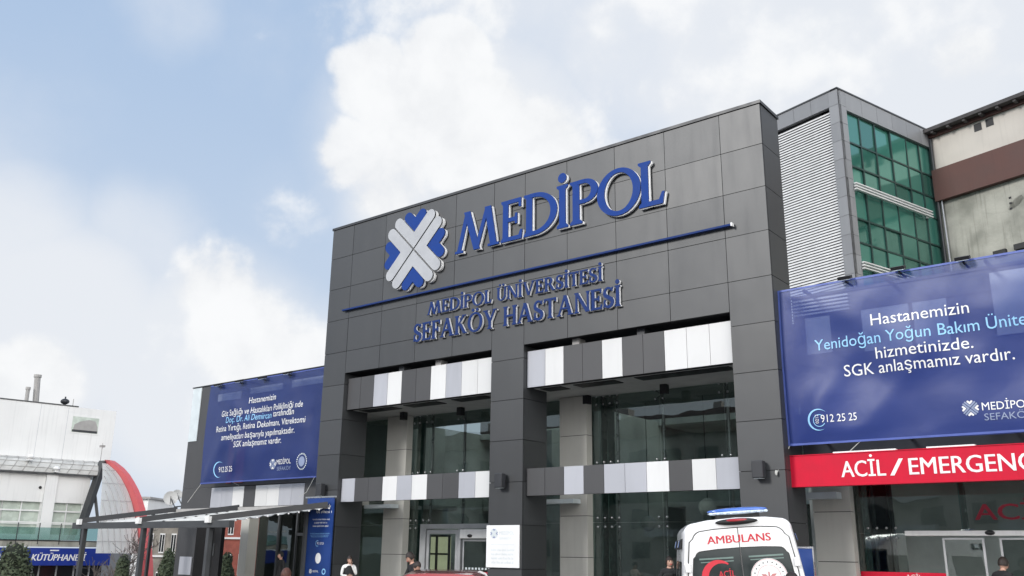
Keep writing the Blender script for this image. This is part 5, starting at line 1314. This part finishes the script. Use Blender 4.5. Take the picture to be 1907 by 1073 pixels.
# ------------------------------------------------------------------ ambulance (local: x right, y forward, z up, rear at y=0)
def crosssec(y, wb, wt, z0, zs, zt, bow=.05, n=7, lean=0.0):
    """half-outline of a van body at station y, mirrored: sill, belt, shoulder, roof"""
    zb = z0+(zs-z0)*.42
    pts = [(wb*.92, z0), (wb*.985, z0+.12), (wb, zb), (wb*.985, zb+.25*(zs-zb)), (wt+(wb-wt)*.28, zs-.12), (wt+.02, zs)]
    for k in range(1, n):
        a = math.pi/2*k/(n-1); pts.append((wt-.16+(.16+.02*math.cos(a))*math.cos(a), zs+(zt-bow-zs)*math.sin(a)))
    pts += [(wt*.55, zt-bow*.35), (wt*.25, zt-.01)]
    full = [(x, z) for x, z in pts]+[(0, zt)]+[(-x, z) for x, z in pts[::-1]]
    return [Vector((x, y+lean*(z-z0), z)) for x, z in full]
def wheel(parent, x, y, r=.34, w=.22):
    sx = 1 if x > 0 else -1
    mb = MB(); prof_ = [(r*.62, -w/2), (r*.93, -w/2), (r, -w*.36), (r, w*.36), (r*.93, w/2), (r*.62, w/2)]
    vs = []; fs = []; n = 28; k_ = len(prof_)
    for i in range(n):
        a = 2*math.pi*i/n
        for rr, xx in prof_: vs.append(Vector((x+xx, y+rr*math.cos(a), r+rr*math.sin(a))))
    for i in range(n):
        for j in range(k_-1): fs.append((i*k_+j, i*k_+j+1, ((i+1) % n)*k_+j+1, ((i+1) % n)*k_+j))
    mb.add(vs, fs); wt_ = mb.build('tyre', M['rubber'], parent, smooth=False, local=True)
    mb = MB(); mb.tube([(x-sx*.02, y, r), (x+sx*w*.42, y, r)], r*.62, 24)
    for i in range(5):
        a = 2*math.pi*i/5; mb.beam((x+sx*w*.43, y, r), (x+sx*w*.43, y+r*.55*math.cos(a), r+r*.55*math.sin(a)), .07, .03, 0, up=(1,0,0))
    mb.build('rim', M['alu'], wt_, local=True)
def ambulance(lb, loc, rotz, roty):
    t = thing('ambulance', lb, 'ambulance', loc, rotz, roty=roty)
    zt, zs, wb, wt = 2.49, 2.27, .985, .845
    L = 5.5
    secs = [crosssec(.0, wb*.985, wt-.03, .42, zs-.02, zt-.05, lean=.0), crosssec(.05, wb, wt, .38, zs, zt), crosssec(1.2, wb, wt, .36, zs, zt+.02), crosssec(3.3, wb, wt, .36, zs, zt+.02),
            crosssec(3.7, wb, wt-.01, .36, zs-.05, zt-.06), crosssec(4.25, wb, wt-.07, .36, 1.98, 2.12, bow=.08), crosssec(4.75, wb*.985, wt+.03, .36, 1.38, 1.52, bow=.08), crosssec(5.15, wb*.95, wt+.02, .36, 1.16, 1.27), crosssec(5.42, wb*.86, wt-.06, .40, .88, .98), crosssec(L, wb*.72, wt-.2, .45, .72, .8)]
    mb = MB(); mb.loft(secs, mi=0); mb.build('body', M['awhite'], t, smooth=True, local=True)
    ob = bpy.data.objects[t.children[0].name]; es = ob.modifiers.new('e', 'EDGE_SPLIT'); es.split_angle = R(38)
    def wz(z):   # half width of the rear face at height z
        return wb*.985 if z < 1.25 else wb*.985+(wt-.01-wb*.985)*((z-1.25)/(zs-1.25))**1.25
    def rear_panel(z0, z1, ins0, ins1, y, rad=.08, x0=None):
        """rounded panel following the tapering sides"""
        pl_ = []
        for z in [z0, z0+(z1-z0)*.33, z0+(z1-z0)*.66, z1-rad]: pl_.append((wz(z)-ins0, z))
        xw = wz(z1)-ins1
        for k in range(1, 6):
            a = math.pi/2*k/5; pl_.append((xw-rad+rad*math.cos(a), z1-rad+rad*math.sin(a)))
        pl_.append((xw*.5, z1+.018)); return pl_+[(0, z1+.025)]+[(-x, z) for x, z in pl_[::-1]]
    def plate(mb, pts, y, th, mi=0): mb.prism(pts, (0,y,0), (1,0,0), (0,0,1), (0,th,0), mi, mi)
    # rear doors: one moulded panel pair proud of the body, centre gap
    outer = rear_panel(.50, 2.30, .075, .10, 0, .16)
    mb = MB(); mb.prism(rear_panel(.485, 2.315, .06, .085, 0, .17), (0,-.014,0), (1,0,0), (0,0,1), (0,.03,0)); mb.build('door_seal', M['rubber'], t, local=True)
    for sg_ in (1, -1):
        half = [(x, z) for x, z in outer if x*sg_ >= 0]
        half = [(x if abs(x) > .001 else .006*sg_, z) for x, z in half]+[(.006*sg_, .50)]
        mb = MB(); mb.prism(half, (0,-.028,0), (1,0,0), (0,0,1), (0,.05,0)); d_ = mb.build('rear_door', M['awhite'], t, local=True, bevel=.008)
        win = [(x, z) for x, z in rear_panel(1.30, 1.985, .155, .17, 0, .10) if x*sg_ >= 0]
        win = [(x if abs(x) > .001 else .012*sg_, z) for x, z in win]+[(.012*sg_, 1.30)]
        mb = MB(); mb.prism(win, (0,-.036,0), (1,0,0), (0,0,1), (0,.0075,0)); mb.build('door_window', M['aglass'], d_, local=True)
        mb = MB(); xa = .12*sg_; xb = .66*sg_
        mb.box(min(xa,xb), max(xa,xb), -.0375, -.0362, 1.86, 1.885); mb.box(min(xa,xb)+.02, max(xa,xb), -.0375, -.0362, 1.815, 1.83); mb.build('window_strip', M['agl2'], d_, local=True)
        seal = [(x, z) for x, z in rear_panel(1.285, 2.0, .14, .155, 0, .11) if x*sg_ >= 0]
        seal = [(x if abs(x) > .001 else .008*sg_, z) for x, z in seal]+[(.008*sg_, 1.285)]
        mb = MB(); mb.prism(seal, (0,-.032,0), (1,0,0), (0,0,1), (0,.003,0)); mb.build('window_seal', M['rubber'], d_, local=True)
        mb = MB(); mb.box(min(.05*sg_, .2*sg_), max(.05*sg_, .2*sg_), -.05, -.028, 1.12, 1.17); mb.build('door_handle', M['rubber'], d_, local=True, bevel=.008)
        mb = MB()
        for z in (1.75, 1.05, .62): mb.box(sg_*(wz(z)-.06)-.045, sg_*(wz(z)-.06)+.045, -.06, -.03, z-.07, z+.07)
        mb.build('hinge', M['awhite'], d_, local=True, bevel=.012)
        mb = MB(); mb.box(sg_*(wz(1.1)-.02)-.06, sg_*(wz(1.1)-.02)+.06, -.04, .05, .75, 1.22, 0); mb.box(sg_*(wz(1.1)-.02)-.055, sg_*(wz(1.1)-.02)+.055, -.045, -.04, 1.05, 1.2, 1)
        mb.build('tail_light', [M['lamp_r'], M['lamp_w']], t, local=True)
    mb = MB(); mb.box(-.012, .012, -.0215, -.01, .5, 2.3); mb.build('door_gap', M['seam'], t, local=True)
    mb = MB(); text(mb, 'AMBULANS', (-.50,-.0305,2.10), 1.0, .125, 0, bold=.03); mb.build('lettering', M['ared'], t, local=True)
    mb = MB(); c = Vector((-.38,-.0385,1.58))   # crescent on the left window
    pts = []
    for k in range(41): a = R(50+ (310-50)*k/40); pts.append((.27*math.cos(a), .27*math.sin(a)))
    e0 = Vector(pts[0]); inn = []
    for k in range(41): a = R(300-(300-60)*k/40); inn.append((.055+.215*math.cos(a), .215*math.sin(a)))
    mb.add([c+Vector((x, 0, z)) for x, z in pts+inn], [list(range(len(pts+inn)))], 0)
    text(mb, 'ACİL', (-.38,-.0385,1.58), .26, .10, 0, bold=.02);
    mb.build('crescent_sticker', M['ared'], t, local=True)
    mb = MB(); c = Vector((.40,-.0382,1.545)); n = 36
    mb.add([c+Vector((.285*math.cos(6.2832*k/n), 0, .285*math.sin(6.2832*k/n))) for k in range(n)], [list(range(n))], 0)
    arc_strip(mb, c+Vector((0,-.0012,0)), .272, .278, 0, 360, 2, nn=36); arc_strip(mb, c+Vector((0,-.0012,0)), .178, .184, 0, 360, 2, nn=36)
    for k in range(20):
        a = 6.2832*k/20; arc_strip(mb, c+Vector((.228*math.cos(a), -.0012, .228*math.sin(a))), 0, .012, 0, 360, 1, nn=5)
    for sx in (1, -1): mb.add([c+Vector((sx*x, -.0012, z)) for x, z in ((.01,.0),(.05,.045),(.12,.05),(.10,.02),(.07,.0),(.03,-.02))], [list(range(6))], 2)
    mb.add([c+Vector((x, -.0012, z)) for x, z in ((-.012,.08),(.012,.08),(.014,-.12),(-.014,-.12))], [(0,1,2,3)], 2)
    arc_strip(mb, c+Vector((0,-.0012,-.06)), .028, .042, -60, 250, 2, nn=12)
    mb.build('round_emblem', [M['swhite'], M['dark'], mat('emblem pink print', (.55,.22,.22), .5)], t, local=True)
    # high brake light, roof light bar
    mb = MB(); mb.ell((0, -.01, 2.425), .34, .09, .052, 28, 10, 0); mb.build('brake_light_housing', M['rubber'], t, smooth=True, local=True)
    mb = MB(); mb.ell((0, -.035, 2.44), .21, .075, .034, 24, 8, 0); mb.build('brake_light', M['lamp_r'], t, smooth=True, local=True)
    mb = MB(); mb.ell((.06, .30, 2.61), .50, .16, .05, 32, 8, 0); mb.build('light_bar', M['lamp_b'], t, smooth=True, local=True)
    lbo = t.children[-1]
    mb = MB(); mb.ell((.06, .29, 2.575), .49, .165, .042, 32, 8, 0)
    for k in range(-4, 5): mb.ell((.06+k*.11, .13, 2.57), .04, .02, .022, 8, 6, 0)
    mb.build('light_bar_lens', M['lamp_w'], lbo, smooth=True, local=True)
    mb = MB(); mb.box(-.3, .4, .2, .4, 2.47, 2.55); mb.build('light_bar_foot', M['rubber'], t, local=True)
    # side windows, roof side lamps, rails
    for sx in (1, -1):
        for y in (.25, .55, 1.9, 2.2):
            mb = MB(); mb.fbox((sx*(wt+.06), y, 2.05), (0,.2,0), (sx*.05,0,-.01), (-sx*.05,0,.17)); mb.build('side_lamp', M['rubber'], t, local=True, bevel=.015)
            l_ = MB(); l_.fbox((sx*(wt+.115), y+.03, 2.08), (0,.14,0), (sx*.006,0,0), (-sx*.03,0,.11)); l_.build('side_lamp_lens', M['lamp_b' if y in (.25,1.9) else 'lamp_w'], t, local=True)
        xs = lambda z: sx*((wb if z < 1.25 else wb+(wt+.02-wb)*((z-1.25)/(zs-1.25))**1.3)+.004)
        mb = MB()
        for y0, y1 in ((.5, 1.6), (1.9, 3.0)):
            mb.add([(xs(1.35), y0, 1.35), (xs(1.35), y1, 1.35), (xs(1.85), y1, 1.85), (xs(1.85), y0, 1.85)], [(0,1,2,3)])
        mb.build('side_window', M['aglass'], t, local=True)
        mb = MB(); mb.add([(sx*(wb+.004), y, z) for y, z in ((3.3,1.35),(4.5,1.35),(4.15,1.85),(3.3,1.85))], [(0,1,2,3)]); mb.build('cab_window', M['aglass'], t, local=True)
        mb = MB(); mb.box(min(sx*(wb+.002), sx*(wb+.006)), max(sx*(wb+.002), sx*(wb+.006)), .1, 4.6, .9, 1.06); mb.build('red_stripe', M['ared'], t, local=True)
        mb = MB(); mb.box(sx*(wb+.1)-.1, sx*(wb+.1)+.1, 4.25, 4.37, 1.3, 1.6); mb.build('wing_mirror', M['rubber'], t, local=True, bevel=.03)
        mb = MB(); mb.ell((sx*.68, 5.42, .78), .16, .08, .1, 12, 8); mb.build('headlight', M['lamp_w'], t, smooth=True, local=True)
        wheel(t, sx*.86, .95); wheel(t, sx*.86, 4.45)
    mb = MB(); mb.add([(x, 4.28+(2.07-z)*.78, z) for x, z in ((-.66,2.07),(.66,2.07),(.82,1.5),(-.82,1.5))], [(0,1,2,3)]); mb.build('windscreen', M['aglass'], t, local=True)
    mb = MB(); mb.box(-.95, .95, -.10, .05, .36, .52); mb.build('rear_bumper', M['rubber'], t, local=True, bevel=.03)
    mb = MB(); mb.box(-.8, .8, 5.38, 5.54, .36, .56); mb.build('front_bumper', M['rubber'], t, local=True, bevel=.03)
    return t
AD = 14.5
pc = at_depth(1382, 1040, AD); hd = Vector((-.50, .867, 0)).normalized(); rz = math.atan2(-hd.x, hd.y)
TILT = R(-4.2)
ambulance('white ambulance parked with its rear doors towards the camera', (pc.x+.02+.10*.87, pc.y+.10*.5, GZ-.01), rz, TILT)
mb = MB(); rx_ = Vector((math.cos(rz), math.sin(rz), 0))
o_ = Vector((pc.x, pc.y, GZ))+rx_*.35-hd*1.2
mb.fbox(o_, rx_*1.1, hd*7.5, DK*.14); k_ = mb.build('kerb', M['pave']); tag(k_, kind='structure')

# blue board right of the ambulance
b0 = at_y(1492, 1030, .0); b1 = at_y(1513, 1030, 0)
t = thing('blue_board', 'small dark blue board standing between the ambulance and the beige column', 'sign', (b0.x+.3, -.3, GZ))
mb = MB(); mb.box(b0.x-.5, b1.x+.02, -.06, -.03, .9, 1.83); mb.build('panel', M['vban'], t)
mb = MB(); mb.box(b0.x-.5, b1.x+.05, -.065, -.025, 1.835, 1.87); mb.box(b1.x+.025, b1.x+.05, -.065, -.025, GZ+.15, 1.83); mb.box(b0.x-.53, b0.x-.505, -.065, -.025, GZ+.15, 1.83); mb.build('frame', M['steel'], t)

# ------------------------------------------------------------------ red car in front
CDD = 13.0
c0 = at_depth(820, 1066, CDD); hd2 = Vector((-.60, .80, 0)).normalized(); rz2 = math.atan2(-hd2.x, hd2.y)
car = thing('red_car', 'red hatchback whose curved roof shows at the bottom edge', 'car', (c0.x, c0.y, GZ), rz2)
hz_ = c0.z-GZ
def carsec(y, w, z0, zbelt, zr, wr):
    if zr > zbelt+.05:
        pts = [(w*.93, z0), (w, z0+.25), (w*.99, zbelt-.12), (w*.95, zbelt), (wr+.05, zr-.14), (wr, zr-.05), (wr-.10, zr-.012), (wr*.4, zr)]
    else:
        pts = [(w*.93, z0), (w, z0+.22), (w*.98, zbelt-.12), (w*.92, zbelt-.03), (w*.8, zbelt-.01), (w*.7, zbelt), (w*.5, zbelt+.01), (w*.3, zbelt+.02)]
    f = pts+[(-x, z) for x, z in pts[::-1]]
    return [Vector((x, y, z)) for x, z in f]
mb = MB(); zr = hz_
mb.loft([carsec(-.3,.72,.35,.85,.8,.5), carsec(-.2,.80,.25,.95,.8,.5), carsec(.05,.84,.22,1.0,zr-.02,.56), carsec(.4,.86,.2,.98,zr+.0,.585), carsec(1.2,.86,.2,.97,zr+.02,.60), carsec(1.9,.86,.2,.96,zr-.04,.58),
         carsec(2.75,.86,.2,.95,.9,.5), carsec(3.4,.82,.22,.85,.8,.5), carsec(3.65,.72,.3,.7,.6,.5)])
bo = mb.build('body', M['carred'], car, smooth=True, local=True); es = bo.modifiers.new('e', 'EDGE_SPLIT'); es.split_angle = R(50)
mb = MB(); mb.add([(x, y, z) for x, y, z in ((-.50,.02,zr-.10),(.50,.02,zr-.10),(.68,-.175,1.0),(-.68,-.175,1.0))], [(0,1,2,3)]); mb.build('rear_window', M['carglass'], car, local=True)
for sx in (1, -1):
    mb = MB(); mb.add([(sx*x, y, z) for x, y, z in ((.84,.15,1.0),(.84,2.5,1.0),(.67,1.85,zr-.13),(.66,.3,zr-.13))], [(0,1,2,3)]); mb.build('side_window', M['carglass'], car, local=True)
    mb = MB(); mb.box(sx*.70-.1, sx*.70+.1, -.30, -.15, .72, .95); mb.build('tail_light', M['lamp_r'], car, local=True, bevel=.02)
    mb = MB(); mb.ell((sx*.62, 3.55, .66), .15, .1, .08, 12, 8); mb.build('headlight', M['lamp_w'], car, local=True, smooth=True)
    wheel(car, sx*.76, .35, .30, .19); wheel(car, sx*.76, 2.85, .30, .19)
mb = MB(); mb.add([(x, y, z) for x, y, z in ((-.52,1.98,zr-.08),(.52,1.98,zr-.08),(.70,2.7,.97),(-.70,2.7,.97))], [(0,1,2,3)]); mb.build('windscreen', M['carglass'], car, local=True)
